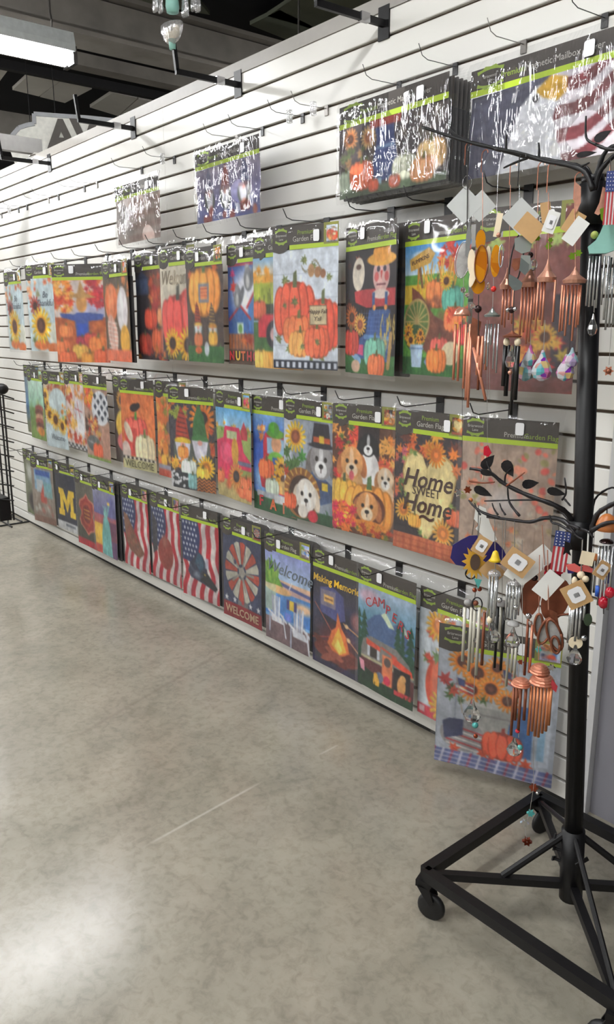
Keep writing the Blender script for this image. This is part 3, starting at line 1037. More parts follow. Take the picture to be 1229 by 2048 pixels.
def A_cornucopia(n):
    a = Art(n, bg=(90, 160, 220)); a.grad((70, 150, 220), (200, 224, 240), 0, .3); a.rect(0, .3, 1, 2, (96, 160, 60)); a.rect(0, .4, .5, .6, (226, 190, 50))
    a.scatter(20, .6, 0, 1, .25, .1, ((214, 60, 50), (236, 120, 50)), 2); a.ell(.3, .1, .2, .05, (240, 244, 250), soft=.6)
    a.scatter(50, .2, .3, .8, .55, .14, ((230, 170, 50), (214, 140, 40), (250, 200, 90)), 4, 'blade')
    a.line(.25, .2, .3, .42, .04, (120, 84, 50)); a.poly([(.08, .14), (.4, .03), (.5, .1), (.43, .19), (.1, .26)], (206, 158, 66))
    a.pumpkin(.55, .5, .18, (232, 120, 60)); a.pumpkin(.78, .56, .16, (80, 160, 140)); a.sunflower(.68, .38, .1)
    a.poly([(.12, .42), (.25, .48), (.5, .72), (.9, .86), (.8, 1.1), (.45, 1.14), (.2, .95), (.14, .7)], (120, 66, 48)); a.scatter(40, .2, .55, .7, 1.05, .08, ((140, 80, 56), (100, 54, 42)), 5, 'soft')
    a.pumpkin(.82, .76, .16, (232, 110, 60)); a.pumpkin(.95, .9, .14, (214, 60, 60)); a.scatter(8, .7, .65, 1, 1, .09, ((220, 80, 50), (236, 160, 50)), 7)
    for r in (.24, .21):
        a.ell(.22, .78, r * .9, r * 1.0, (176, 150, 90) if r == .24 else (96, 120, 60))
    for i in range(8):
        t = i * math.pi / 8; a.line(.22 - .19 * math.cos(t), .78 - .22 * math.sin(t), .22 + .19 * math.cos(t), .78 + .22 * math.sin(t), .014, (190, 160, 100))
    a.grass(1.12)
    a.ell(.2, .95, .17, .14, (60, 90, 50)); a.scatter(7, .08, .84, .34, 1.0, .09, ((240, 180, 50), (236, 160, 44)), 8, 'flower')
    a.poly([(.12, 1.02), (.34, 1.02), (.31, 1.26), (.15, 1.26)], (176, 200, 224)); a.line(.12, 1.06, .34, 1.06, .02, (120, 150, 190)); a.poly([(.36, 1.2), (.46, 1.05), (.5, 1.1), (.42, 1.26)], (120, 150, 200))
    a.pumpkin(.6, 1.05, .14, (224, 90, 76)); a.ell(.78, 1.1, .14, .12, (226, 210, 170))
    return a.pumpkin(.56, 1.18, .16, (230, 120, 50))


def A_maroonleaves(n):
    a = Art(n, bg=(122, 62, 56)); a.scatter(90, 0, 0, 1, 1.34, .12, ((134, 70, 62), (108, 52, 50), (146, 84, 74), (120, 66, 50)), 2, 'soft')
    a.rect(.78, .5, 1, 1.3, (44, 42, 54), .8); a.scatter(26, .45, .7, .95, 1.15, .1, ((214, 130, 50), (206, 80, 50), (190, 160, 60), (226, 60, 60), (230, 170, 70)), 7)
    a.sunflower(.72, .86, .12, (230, 180, 70)); a.rect(0, 1.2, 1, 1.4, (112, 60, 56)); a.scatter(6, .0, .02, .9, .1, .1, ((150, 180, 90), (170, 190, 100)), 3)
    return a


def A_lake(n):
    a = Art(n, bg=(90, 130, 170)); a.grad((130, 150, 160), (80, 130, 180), 0, .7); a.grad((70, 116, 160), (120, 120, 80), .7, 1.34); a.ell(.4, .6, .3, .4, (140, 180, 214), soft=.8); a.scatter(20, 0, .9, 1, 1.34, .14, ((110, 116, 80), (150, 130, 80), (90, 110, 90)), 3, 'soft')
    return a


def A_birdbath(n):
    a = Art(n, bg=(190, 222, 206)); a.grad((200, 230, 214), (150, 200, 170), 0, .6); a.rect(0, .62, 1, 2, (120, 150, 70)); a.scatter(14, 0, .5, 1, .8, .14, ((150, 170, 90), (110, 150, 90)), 3, 'soft')
    for i in range(6):
        a.ell(.65 - .02 * (i % 2), .62 + i * .1, .26, .08, ((160, 80, 70), (110, 60, 50), (200, 150, 120))[i % 3])
    a.ell(.7, 1.15, .2, .1, (224, 140, 50))
    return a


def A_sunwreath(n):
    a = Art(n, bg=(214, 214, 196)); a.rect(0, 0, 1, .5, (208, 190, 160)); a.scatter(20, .2, -.02, 1, .15, .12, ((206, 110, 70), (176, 90, 60), (214, 150, 80)), 2)
    a.ell(.62, .42, .42, .34, (206, 222, 224)); a.rect(0, .85, 1, 2, (196, 212, 218))
    for x, y, r in ((.06, .25, .16), (.05, .5, .17), (.2, .66, .2), (.45, .75, .24), (.75, .86, .2), (.95, .75, .14), (.12, .42, .1)):
        a.sunflower(x, y, r, (246, 196, 60), (90, 56, 30), 14)
    a.scatter(8, .8, .4, 1, .7, .08, ((150, 190, 120), (240, 150, 60)), 4)
    return a


def A_leafgnome(n):
    a = Art(n, bg=(226, 206, 200)); a.planks(5, (228, 208, 202), (206, 186, 182)); a.scatter(34, 0, .05, .5, 1.1, .13, ((236, 160, 60), (224, 110, 60), (240, 186, 90), (190, 80, 50)), 5); a.scatter(14, .5, .0, 1, .3, .11, ((236, 160, 80), (226, 130, 90)), 6)
    a.ell(.66, .5, .24, .22, (222, 214, 220)); a.ell(.72, .78, .2, .34, (236, 234, 238)); a.scatter(10, .4, 1.0, 1, 1.2, .13, ((206, 70, 50), (236, 160, 70), (240, 120, 70)), 8)
    a.line(.45, .5, .85, .55, .02, (190, 60, 60)); a.line(.6, .36, .7, .68, .02, (190, 60, 60))
    return a.checks(0, 1.24, 1, 1.34, 10, (40, 40, 44), (220, 220, 220))


def A_plaidstack(n):
    a = Art(n, bg=(186, 150, 130)); a.planks(5, (178, 140, 120), (140, 106, 90), True)
    a.scatter(20, 0, 0, .4, .35, .14, ((240, 160, 40), (236, 90, 60), (246, 190, 60)), 2); a.ell(.68, .35, .36, .32, (226, 228, 234))
    for j in range(5):
        for i in range(5):
            if (i + j) % 2 == 0:
                a.poly([(.4 + i * .13, .12 + j * .1), (.47 + i * .13, .08 + j * .1), (.54 + i * .13, .13 + j * .1), (.47 + i * .13, .2 + j * .1)], (52, 58, 72))
    a.scatter(36, .05, .55, .62, .95, .1, ((226, 120, 60), (200, 70, 50), (90, 60, 50), (240, 180, 90)), 4)
    a.ell(.32, 1.04, .28, .16, (96, 98, 98)); a.line(.08, 1.0, .58, 1.06, .03, (140, 140, 140)); a.pumpkin(.5, 1.18, .2, (226, 90, 50)); a.rect(0, 1.28, 1, 2, (130, 160, 80)); a.rect(.7, .7, 1, 1.3, (196, 140, 120), .5)
    return a


def A_corn(n):
    a = Art(n, bg=(60, 44, 40)); a.sunflower(.3, .18, .2, (236, 170, 60)); a.leaf(.36, .42, .16, (80, 130, 60)); a.ell(.32, .62, .26, .26, (236, 196, 70)); a.scatter(16, .1, .45, .6, .8, .06, ((240, 210, 90), (214, 170, 50)), 3, 'dot'); a.ell(.4, .95, .3, .18, (220, 110, 110)); a.ell(.5, 1.15, .2, .14, (220, 216, 206))
    return a


def A_orangewelcome(n):
    a = Art(n, bg=(222, 116, 60)); a.scatter(50, 0, 0, 1, .9, .16, ((232, 130, 70), (214, 104, 56), (236, 140, 80)), 3, 'soft')
    a.pumpkin(.42, .66, .34, (226, 84, 70), (70, 140, 50), .75); a.ell(.4, .24, .14, .07, (36, 26, 30), -.2); a.ell(.52, .2, .06, .05, (36, 26, 30)); a.rect(.1, .6, .45, 1.1, (206, 70, 60)); a.ell(.2, .68, .09, .2, (226, 206, 180), -.5)
    a.pumpkin(.68, .98, .3, (222, 204, 164), (110, 130, 60), .95); a.ell(.1, 1.05, .14, .2, (214, 190, 180)); a.checks(0, 1.12, 1, 1.17, 16, (40, 36, 36), (220, 210, 190), 1)
    return a.rect(0, 1.17, 1, 2, (196, 190, 140))


def A_orangeleaves(n):
    a = Art(n, bg=(228, 120, 60)); a.scatter(60, 0, 0, 1, 1, .12, ((236, 140, 70), (224, 100, 60), (240, 170, 80), (150, 140, 60)), 4); a.ell(.5, .5, .2, .12, (110, 90, 80)); a.ell(.4, .98, .3, .2, (100, 60, 40)); a.scatter(10, .2, .85, .7, 1.1, .09, ((240, 180, 60), (236, 140, 50)), 5, 'dot'); a.rect(0, 1.14, 1, 1.22, (150, 150, 170)); a.rect(0, 1.22, 1, 2, (190, 80, 60))
    return a


def A_gnomes(n):
    a = Art(n, bg=(58, 54, 62)); a.planks(4, (62, 58, 66), (40, 36, 44), True); a.sunflower(.74, .22, .3, (230, 130, 44), (56, 40, 40)); a.scatter(12, 0, 0, .4, .2, .1, ((220, 110, 50), (150, 160, 60)), 2); a.scatter(8, .7, .35, 1, .7, .12, ((214, 110, 50), (200, 80, 50)), 9)
    a.gnome(.3, .6, .74, (184, 66, 48), (216, 212, 226), (226, 190, 50), (110, 40, 44)); a.pumpkin(.3, .76, .12, (240, 140, 60))
    a.gnome(.68, .54, .74, (60, 110, 60), (226, 222, 236), (70, 130, 70))
    a.scatter(24, 0, .9, 1, 1.0, .1, ((240, 140, 60), (236, 180, 60)), 8); a.pumpkin(.42, 1.0, .17, (206, 214, 206)); a.pumpkin(.5, 1.2, .15, (120, 170, 170)); a.sunflower(.8, .96, .2, (246, 196, 50), (180, 110, 40)); a.pumpkin(.72, 1.06, .13, (240, 190, 60))
    a.rect(0, 1.08, .4, 1.34, (50, 54, 58)); a.scatter(26, 0, 1.08, .4, 1.34, .03, ((220, 220, 224),), 9, 'dot')
    a.rect(.6, 1.14, 1, 1.34, (230, 130, 50))
    for i in range(5):
        for j in range(4):
            a.line(.6 + j * .1, 1.16 + i * .05, .65 + j * .1, 1.12 + i * .05, .02, (60, 40, 40)); a.line(.65 + j * .1, 1.12 + i * .05, .7 + j * .1, 1.16 + i * .05, .02, (60, 40, 40))
    return a


def A_pinktruck(n):
    a = Art(n, bg=(110, 180, 230)); a.grad((96, 170, 226), (170, 210, 236), 0, .3); a.rect(0, .28, 1, 2, (150, 170, 90)); a.scatter(16, 0, .22, 1, .34, .08, ((226, 170, 80), (110, 150, 70)), 2); a.poly([(.72, .3), (.8, .16), (.9, .3), (.9, .42), (.72, .42)], (190, 60, 70))
    a.poly([(.0, .5), (.22, .44), (.28, .26), (.68, .26), (.74, .42), (.8, .6), (1, .74), (1, .86), (.55, .86), (.4, 1.08), (.0, 1.06)], (224, 52, 96)); a.rect(.33, .32, .62, .44, (190, 200, 150)); a.ell(.3, .66, .2, .16, (236, 80, 120)); a.rect(.5, .74, 1, .8, (110, 110, 140))
    a.ell(.56, .62, .1, .2, (220, 160, 60)); a.rect(0, 1.06, 1, 2, (190, 170, 110)); a.scatter(30, 0, .98, 1, 1.2, .12, ((236, 110, 60), (220, 90, 50), (214, 190, 120)), 5, 'soft'); a.sunflower(.58, .98, .22, (226, 150, 70), (60, 50, 50))
    for x, y, r in ((.1, 1.04, .12), (.85, 1.08, .15), (.95, 1.2, .12), (.75, 1.2, .1)):
        a.pumpkin(x, y, r, (236, 110, 66))
    return a


def A_fallscarecrow(n):
    a = Art(n, bg=(50, 96, 200)); a.grad((130, 180, 236), (30, 80, 190), 0, .4); a.ell(.2, .9, .3, .3, (150, 196, 240), soft=.8); a.scatter(16, 0, 0, 1, .32, .09, ((240, 160, 60), (236, 130, 50), (250, 190, 120)), 3)
    a.grass(1.06, 5, ((36, 90, 50), (50, 110, 60), (30, 76, 46)))
    a.poly([(.25, .36), (.3, .24), (.85, .22), (.92, .4), (1, .6), (1, 1.1), (.2, 1.0), (.12, .7), (.25, .6)], (196, 40, 60)); a.rect(.34, .3, .82, .52, (150, 190, 220))
    a.ell(.55, .38, .11, .12, (222, 160, 120)); a.ell(.54, .24, .2, .06, (100, 160, 50)); a.ell(.5, .18, .12, .1, (80, 150, 50)); a.ell(.54, .62, .2, .14, (120, 190, 70)); a.rect(.46, .56, .64, .9, (60, 100, 180))
    a.pumpkin(.32, .74, .18, (236, 100, 50)); a.pumpkin(.88, .58, .16, (240, 140, 60)); a.scatter(9, .6, .66, .95, .9, .12, ((246, 196, 60), (240, 180, 40)), 4, 'flower'); a.rect(.62, .86, .95, 1.04, (214, 170, 100)); a.pumpkin(.45, .98, .16, (196, 210, 190))
    a.rect(.08, 1.06, 1, 1.14, (180, 186, 196)); return a.rect(.5, 1.07, .75, 1.18, (220, 220, 224))


def A_pilgrimdogs(n):
    a = Art(n, bg=(150, 156, 170)); a.planks(4, (150, 158, 172), (120, 126, 140), True); a.rect(0, 0, .16, 1.1, (206, 212, 226)); a.scatter(12, 0, .4, .3, .8, .12, ((214, 80, 50), (80, 120, 60)), 3)
    a.sunflower(.24, .24, .22, (246, 204, 60), (150, 80, 50)); a.leaf(.38, .5, .14, (70, 140, 60))
    a.poly([(.2, .75), (.5, .62), (.8, .7), (1, .8), (1, 1.0), (.7, 1.1), (.3, .95)], (70, 90, 130))
    a.dog(.76, .5, .26, (150, 146, 148), (120, 112, 110), (236, 236, 238)); a.poly([(.56, .3), (.62, .02), (.92, .02), (.96, .3)], (44, 40, 52)); a.rect(.6, .2, .94, .27, (206, 90, 50)); a.rect(.72, .18, .82, .28, (240, 200, 60)); a.ell(.76, .31, .26, .035, (36, 34, 44)); a.rect(.66, .76, .9, .88, (60, 60, 90)); a.rect(.78, .78, .9, .88, (236, 200, 60))
    a.grass(1.16, 4, ((40, 80, 50), (50, 100, 56), (34, 66, 42)))
    a.ell(.36, .98, .38, .34, (150, 96, 50)); a.ell(.38, 1.02, .28, .28, (70, 46, 36))
    for i in range(12):
        t = math.pi * (.9 + i * .1); a.line(.36 + .29 * math.cos(t), .98 + .27 * math.sin(t), .36 + .37 * math.cos(t), .98 + .33 * math.sin(t), .03, (214, 160, 70))
    a.dog(.46, 1.0, .24, (240, 232, 222), (222, 206, 186), (250, 246, 240)); a.ell(.4, 1.22, .1, .09, (240, 232, 222)); a.pumpkin(.12, 1.12, .14, (226, 90, 50)); return a.ell(.6, 1.26, .1, .08, (206, 40, 60))


def A_puppies(n):
    a = Art(n, bg=(96, 60, 44)); a.scatter(70, 0, 0, .5, 1.2, .11, ((220, 70, 50), (236, 120, 60), (196, 50, 50), (240, 160, 70), (90, 110, 50)), 3); a.scatter(30, .7, .1, 1, .9, .12, ((236, 140, 60), (220, 90, 60), (240, 170, 80)), 6); a.rect(.42, -.1, .75, .4, (44, 36, 40), .9)
    a.ell(.6, .52, .16, .22, (236, 232, 232)); a.dog(.58, .22, .15, (30, 28, 30), (22, 20, 24), (240, 240, 240)); a.ell(.55, .6, .05, .14, (242, 240, 240)); a.ell(.7, .64, .05, .14, (242, 240, 240))
    a.ell(.32, .7, .18, .2, (226, 170, 110)); a.dog(.32, .46, .21, (226, 160, 96), (186, 110, 60), (244, 214, 176)); a.ell(.32, .62, .04, .06, (226, 100, 110))
    a.ell(.86, .78, .13, .18, (226, 190, 150)); a.dog(.86, .6, .15, (226, 196, 160), (176, 116, 70), (246, 240, 232))
    a.pumpkin(.2, .86, .24, (240, 170, 60), (80, 90, 60)); a.pumpkin(.6, 1.0, .38, (240, 150, 56), (80, 110, 60), .78); a.ell(.6, 1.0, .26, .22, (100, 52, 34))
    a.dog(.58, .98, .2, (214, 146, 84), (176, 104, 60), (240, 214, 180)); a.ell(.58, 1.2, .3, .06, (236, 140, 50)); a.scatter(40, 0, 1.0, .4, 1.3, .1, ((230, 70, 60), (246, 190, 60), (240, 120, 50), (220, 50, 80)), 8)
    a.scatter(20, .4, 1.22, 1, 1.32, .08, ((190, 70, 40), (110, 110, 50), (220, 140, 50)), 9)
    return a


def A_home(n):
    a = Art(n, bg=(52, 42, 46)); a.planks(5, (56, 46, 50), (36, 30, 34))
    a.scatter(26, 0, -.02, 1, .28, .11, ((236, 130, 50), (240, 170, 60), (220, 100, 50), (110, 60, 50)), 3); a.scatter(12, 0, .2, .14, .8, .09, ((220, 110, 70), (190, 90, 100), (90, 110, 60)), 5)
    H = [(.5, .36), (.42, .22), (.3, .18), (.18, .26), (.12, .42), (.14, .66), (.26, .92), (.5, 1.2), (.74, .92), (.88, .66), (.92, .42), (.86, .26), (.72, .18), (.58, .22)]
    a.poly(H, (196, 160, 96)); a.poly([(.5 + (x - .5) * .95, .66 + (y - .66) * .96) for x, y in H], (238, 216, 150))
    for x in (.32, .5, .68):
        a.line(x, .3, x, 1.05, .008, (206, 180, 116))
    for i, (x, y) in enumerate(((.14, .3), (.3, .22), (.24, .2), (.14, .55), (.18, .7), (.42, 1.1), (.5, 1.16), (.36, 1.02), (.86, .72))):
        a.leaf(x, y, .06, (110, 140, 70) if i % 2 else (150, 170, 90), i)
    a.sunflower(.62, .2, .15, (240, 150, 50), (220, 120, 50)); a.sunflower(.76, 1.04, .17, (240, 176, 80), (200, 120, 60)); a.sunflower(.14, .88, .14, (240, 180, 70), (190, 110, 50)); a.leaf(.9, .34, .12, (226, 120, 60), 1); a.pumpkin(.92, .84, .12, (226, 100, 60)); a.pumpkin(.32, .98, .1, (240, 160, 60))
    a.rect(0, 1.15, 1, 1.34, (206, 110, 70)); 
    for i in range(9):
        a.rect(.02 + i * .12, 1.15, .06 + i * .12, 1.34, (180, 84, 56), .6)
    for v in (1.19, 1.26, 1.31):
        a.rect(0, v, 1, v + .02, (170, 76, 50), .5)
    return a


def A_fadedwood(n):
    a = Art(n, bg=(176, 150, 132)); a.planks(6, (178, 152, 134), (140, 116, 100), True, 12); a.scatter(60, .0, .02, 1, .7, .035, ((214, 90, 80), (226, 120, 100), (150, 140, 90), (236, 150, 120)), 4, 'dot'); a.scatter(26, .1, .4, 1, 1.2, .06, ((224, 130, 90), (190, 176, 160), (170, 150, 110)), 5); a.ell(.5, .6, .3, .25, (200, 190, 186), soft=.8)
    return a


def A_darkgarden(n):
    a = Art(n, bg=(120, 124, 100)); a.ell(.4, .3, .3, .3, (210, 214, 206), soft=.7); a.ell(.5, 1.0, .4, .3, (50, 40, 44), soft=.5); a.ell(.6, 1.05, .1, .1, (190, 60, 60)); a.rect(0, 1.25, 1, 2, (110, 120, 80)); return a


def A_greyhouse(n):
    a = Art(n, bg=(150, 136, 124)); a.rect(.12, .05, .88, .55, (130, 170, 200)); a.rect(.16, .06, .84, .2, (64, 96, 170)); a.rect(.2, .3, .5, .6, (190, 200, 206)); a.poly([(.35, .65), (.5, .38), (.62, .62), (.62, .85), (.35, .85)], (190, 84, 70)); a.rect(.5, .34, .9, .7, (130, 186, 190), .8)
    a.scatter(20, .1, .75, .9, 1.15, .1, ((160, 130, 116), (190, 100, 90), (180, 186, 180), (130, 110, 100)), 3, 'soft'); a.rect(0, 1.18, 1, 2, (140, 104, 90)); return a


def A_letterm(n):
    a = Art(n, bg=(44, 46, 64)); a.rect(0, 0, 1, .0, (200, 200, 200))
    m = [(.12, .36), (.38, .36), (.52, .62), (.66, .36), (.92, .36), (.92, .5), (.86, .5), (.86, .86), (.94, .86), (.94, 1.0), (.66, 1.0), (.66, .86), (.7, .86), (.7, .62), (.52, .92), (.34, .62), (.34, .86), (.38, .86), (.38, 1.0), (.1, 1.0), (.1, .86), (.17, .86), (.17, .5), (.12, .5)]
    a.poly(m, (246, 204, 60)); a.rect(0, 1.14, 1, 2, (214, 216, 220)); a.rect(.4, 1.18, .9, 1.24, (120, 124, 136)); return a


def A_badge(n):
    a = Art(n, bg=(92, 90, 78)); a.grad((100, 96, 84), (70, 70, 60))
    p = [(.5, .2), (.62, .3), (.84, .36), (.9, .5), (.8, .66), (.9, .82), (.84, .96), (.62, 1.02), (.5, 1.1), (.36, 1.02), (.16, .92), (.1, .8), (.22, .64), (.1, .5), (.16, .38), (.38, .3)]
    a.poly(p, (206, 120, 100)); a.poly([(.5 + (x - .5) * .88, .66 + (y - .66) * .9) for x, y in p], (158, 48, 44)); a.ell(.5, .64, .26, .26, (176, 70, 50)); a.ell(.5, .64, .2, .2, (120, 40, 40))
    for i in range(3):
        a.line(.36, .56 + i * .08, .64, .56 + i * .08, .025, (206, 150, 60))
    return a.rect(0, 1.2, 1, 2, (190, 44, 60))


def A_liberty(n):
    a = Art(n, bg=(130, 126, 160)); a.grad((150, 150, 180), (96, 96, 150), 0, .5); a.grad((170, 90, 110), (226, 120, 60), .5, 1.0); a.rect(0, .7, .4, 1.2, (240, 190, 70)); a.rect(.7, .6, 1, 1.4, (90, 50, 90), .8); a.rect(0, 1.16, .4, 2, (206, 80, 70)); a.ell(.8, .3, .2, .3, (110, 110, 170), soft=.6)
    a.poly([(.45, .55), (.6, .5), (.7, .62), (.76, .9), (.8, 1.34), (.3, 1.34), (.36, .9)], (120, 190, 186)); a.ell(.55, .46, .08, .1, (130, 196, 190)); a.line(.62, .5, .72, .26, .05, (120, 186, 184)); a.rect(.66, .2, .76, .26, (240, 200, 90))
    for k in (-2, -1, 0, 1, 2):
        a.line(.55, .4, .55 + k * .05, .3, .014, (130, 196, 190))
    for i in range(4):
        a.line(.42 + i * .08, .65, .38 + i * .11, 1.3, .012, (80, 150, 150))
    return a


def A_eagleflag(n, v=0):
    a = Art(n); a.usflag()
    if v == 0:
        a.poly([(.05, .3), (.2, .34), (.45, .62), (.68, .86), (.8, 1.0), (.6, 1.12), (.25, 1.02), (.1, .85)], (128, 84, 66)); a.scatter(20, .2, .55, .6, .95, .08, ((150, 70, 60), (110, 70, 56), (96, 90, 80)), 4, 'soft')
    elif v == 1:
        a.poly([(.02, .1), (.2, .3), (.2, .8), (.05, .9)], (58, 56, 66)); a.ell(.48, .82, .26, .3, (148, 62, 54)); a.ell(.45, .6, .12, .16, (160, 90, 80), soft=.6)
    else:
        a.poly([(.14, .9), (.2, .74), (.36, .6), (.46, .5), (.58, .56), (.66, .68), (.7, .84), (.8, .94), (.72, 1.08), (.5, 1.04), (.22, 1.0)], (50, 56, 78)); a.poly([(.34, .72), (.46, .52), (.58, .58), (.6, .76), (.5, .88)], (52, 84, 108))
        a.ell(.4, .93, .15, .09, (128, 136, 154), soft=.7); a.poly([(.52, .82), (.72, .86), (.96, 1.05), (.9, 1.12), (.74, 1.08), (.5, 1.0)], (40, 42, 46)); a.rect(.64, .58, .74, .76, (178, 188, 208), .8); a.ell(.62, .88, .02, .016, (206, 176, 80)); a.scatter(16, .2, .66, .6, 1.0, .05, ((66, 74, 96), (40, 44, 62), (80, 96, 120)), 6, 'soft')
    return a


def A_windmill(n):
    a = Art(n, bg=(56, 62, 92)); a.scatter(30, 0, 0, 1, 1, .2, ((62, 70, 102), (48, 54, 82)), 2, 'soft')
    a.poly([(.46, .6), (.54, .6), (.66, 1.1), (.36, 1.1)], (130, 124, 116), .7)
    N = 16
    for i in range(N):
        t = 2 * math.pi * i / N + .1
        c, s_ = math.cos(t), math.sin(t)
        def pt(r, w): return (.5 + (r * c - w * s_) * .98, .55 + (r * s_ + w * c) * 1.05)
        a.poly([pt(.12, -.025), pt(.44, -.085), pt(.46, .0), pt(.44, .065), pt(.12, .02)], (192, 188, 172) if i % 2 else (182, 72, 56))
    for i in range(5):
        t = i * 1.26; a.line(.5, .55, .5 + .3 * math.cos(t), .55 + .3 * math.sin(t), .04, (150, 144, 136))
    a.ell(.5, .55, .08, .08, (176, 168, 158)); a.ell(.32, .42, .035, .04, (60, 60, 90))
    a.rect(0, 1.1, 1, 2, (146, 44, 50))
    for i in range(5):
        x = .08 + i * .21; p = []
        for k in range(10):
            r = (.06 if k % 2 == 0 else .025); q = k * math.pi / 5 - 1.57; p.append((x + r * math.cos(q), 1.04 + r * math.sin(q)))
        a.poly(p, (210, 210, 216) if i != 2 else (180, 60, 64))
    return a


def A_beach(n):
    a = Art(n, bg=(120, 176, 226)); a.grad((150, 160, 220), (180, 206, 236), 0, .4); a.grad((240, 196, 160), (206, 170, 180), .4, .6); a.grad((90, 150, 220), (70, 130, 210), .56, .95)
    a.line(.3, .44, 1, .5, .05, (90, 100, 160)); a.poly([(0, .2), (.1, .14), (.25, .3), (.42, .5), (0, .5)], (110, 160, 60)); a.scatter(26, 0, .25, .3, .5, .14, ((90, 150, 50), (140, 180, 70)), 3, 'blade'); a.ell(.3, .55, .3, .06, (240, 190, 130)); a.rect(0, .5, .25, .9, (206, 214, 170), .7)
    a.ell(.85, .7, .3, .1, (240, 200, 160), soft=.6); a.line(.56, .48, .62, .38, .02, (240, 240, 250))
    a.grad((140, 116, 120), (116, 92, 96), 1.0, 1.34); a.scatter(16, 0, 1.0, 1, 1.34, .2, ((130, 104, 108), (100, 80, 86)), 6, 'soft')
    def chair(x, y, s_):
        c = (224, 226, 236); d = (176, 180, 200)
        for k in range(4):
            a.line(x + (k - 1.5) * .05 * s_, y, x + (k - 1.5) * .06 * s_, y - .32 * s_, .045 * s_, c if k % 2 else d)
        a.poly([(x - .14 * s_, y), (x + .14 * s_, y), (x + .2 * s_, y + .1 * s_), (x - .12 * s_, y + .1 * s_)], c)
        a.line(x - .16 * s_, y - .04, x - .18 * s_, y + .28 * s_, .035 * s_, d); a.line(x + .18 * s_, y - .04, x + .24 * s_, y + .3 * s_, .035 * s_, c); a.line(x - .2 * s_, y - .06 * s_, x - .02 * s_, y + .02, .04 * s_, c); a.line(x + .12 * s_, y - .06 * s_, x + .26 * s_, y + .04 * s_, .04 * s_, c)
    chair(.25, .96, .9); chair(.76, 1.05, 1.0); a.rect(.5, .64, .72, .78, (236, 200, 70)); a.rect(.5, .64, .56, .78, (70, 70, 140)); a.rect(.66, .64, .72, .78, (70, 70, 140)); a.rect(.46, .84, .6, .96, (110, 130, 214))
    return a


def A_campfire(n):
    a = Art(n, bg=(50, 46, 60)); a.grad((54, 50, 52), (60, 56, 84), 0, .5); a.scatter(20, 0, .3, 1, .8, .2, ((56, 60, 100), (40, 36, 50), (76, 60, 80)), 3, 'soft')
    a.poly([(.14, .26), (.4, .2), (.62, .28), (.66, .6), (.5, .66), (.14, .6)], (80, 84, 140)); a.poly([(.16, .28), (.46, .26), (.46, .5), (.16, .5)], (130, 120, 140)); a.rect(.22, .34, .42, .44, (240, 190, 110)); a.rect(.24, .38, .4, .4, (130, 80, 60))
    a.ell(.9, .55, .16, .16, (150, 96, 100), soft=.5); a.line(.04, .5, .4, .84, .014, (206, 110, 80)); a.line(0, 1.0, .36, .9, .016, (190, 90, 70))
    a.ell(.5, .98, .48, .34, (150, 60, 60), soft=.9); a.ell(.5, 1.1, .46, .14, (130, 60, 52))
    for i, (x, y, w) in enumerate(((.2, 1.04, .2), (.5, 1.12, .24), (.78, 1.1, .2), (.36, 1.18, .2), (.64, 1.22, .22))):
        a.ell(x, y, w, .055, (176, 92, 72) if i % 2 else (110, 50, 44), .5 - .3 * i)
    a.poly([(.3, 1.0), (.38, .8), (.46, .74), (.5, .52), (.58, .72), (.66, .8), (.74, 1.02), (.6, 1.1), (.4, 1.08)], (236, 120, 60)); a.poly([(.38, 1.0), (.44, .86), (.52, .72), (.6, .88), (.68, 1.02), (.54, 1.1)], (250, 186, 70)); a.poly([(.44, 1.0), (.5, .88), (.6, 1.02), (.54, 1.08)], (252, 226, 110))
    a.line(.62, .64, 1, .74, .02, (214, 150, 100)); a.line(.68, .82, 1, 1.0, .02, (214, 150, 110)); a.ell(.68, .66, .04, .03, (240, 200, 150)); a.ell(.72, .84, .04, .03, (240, 200, 150))
    return a.rect(0, 1.26, 1, 2, (54, 50, 84), .7)


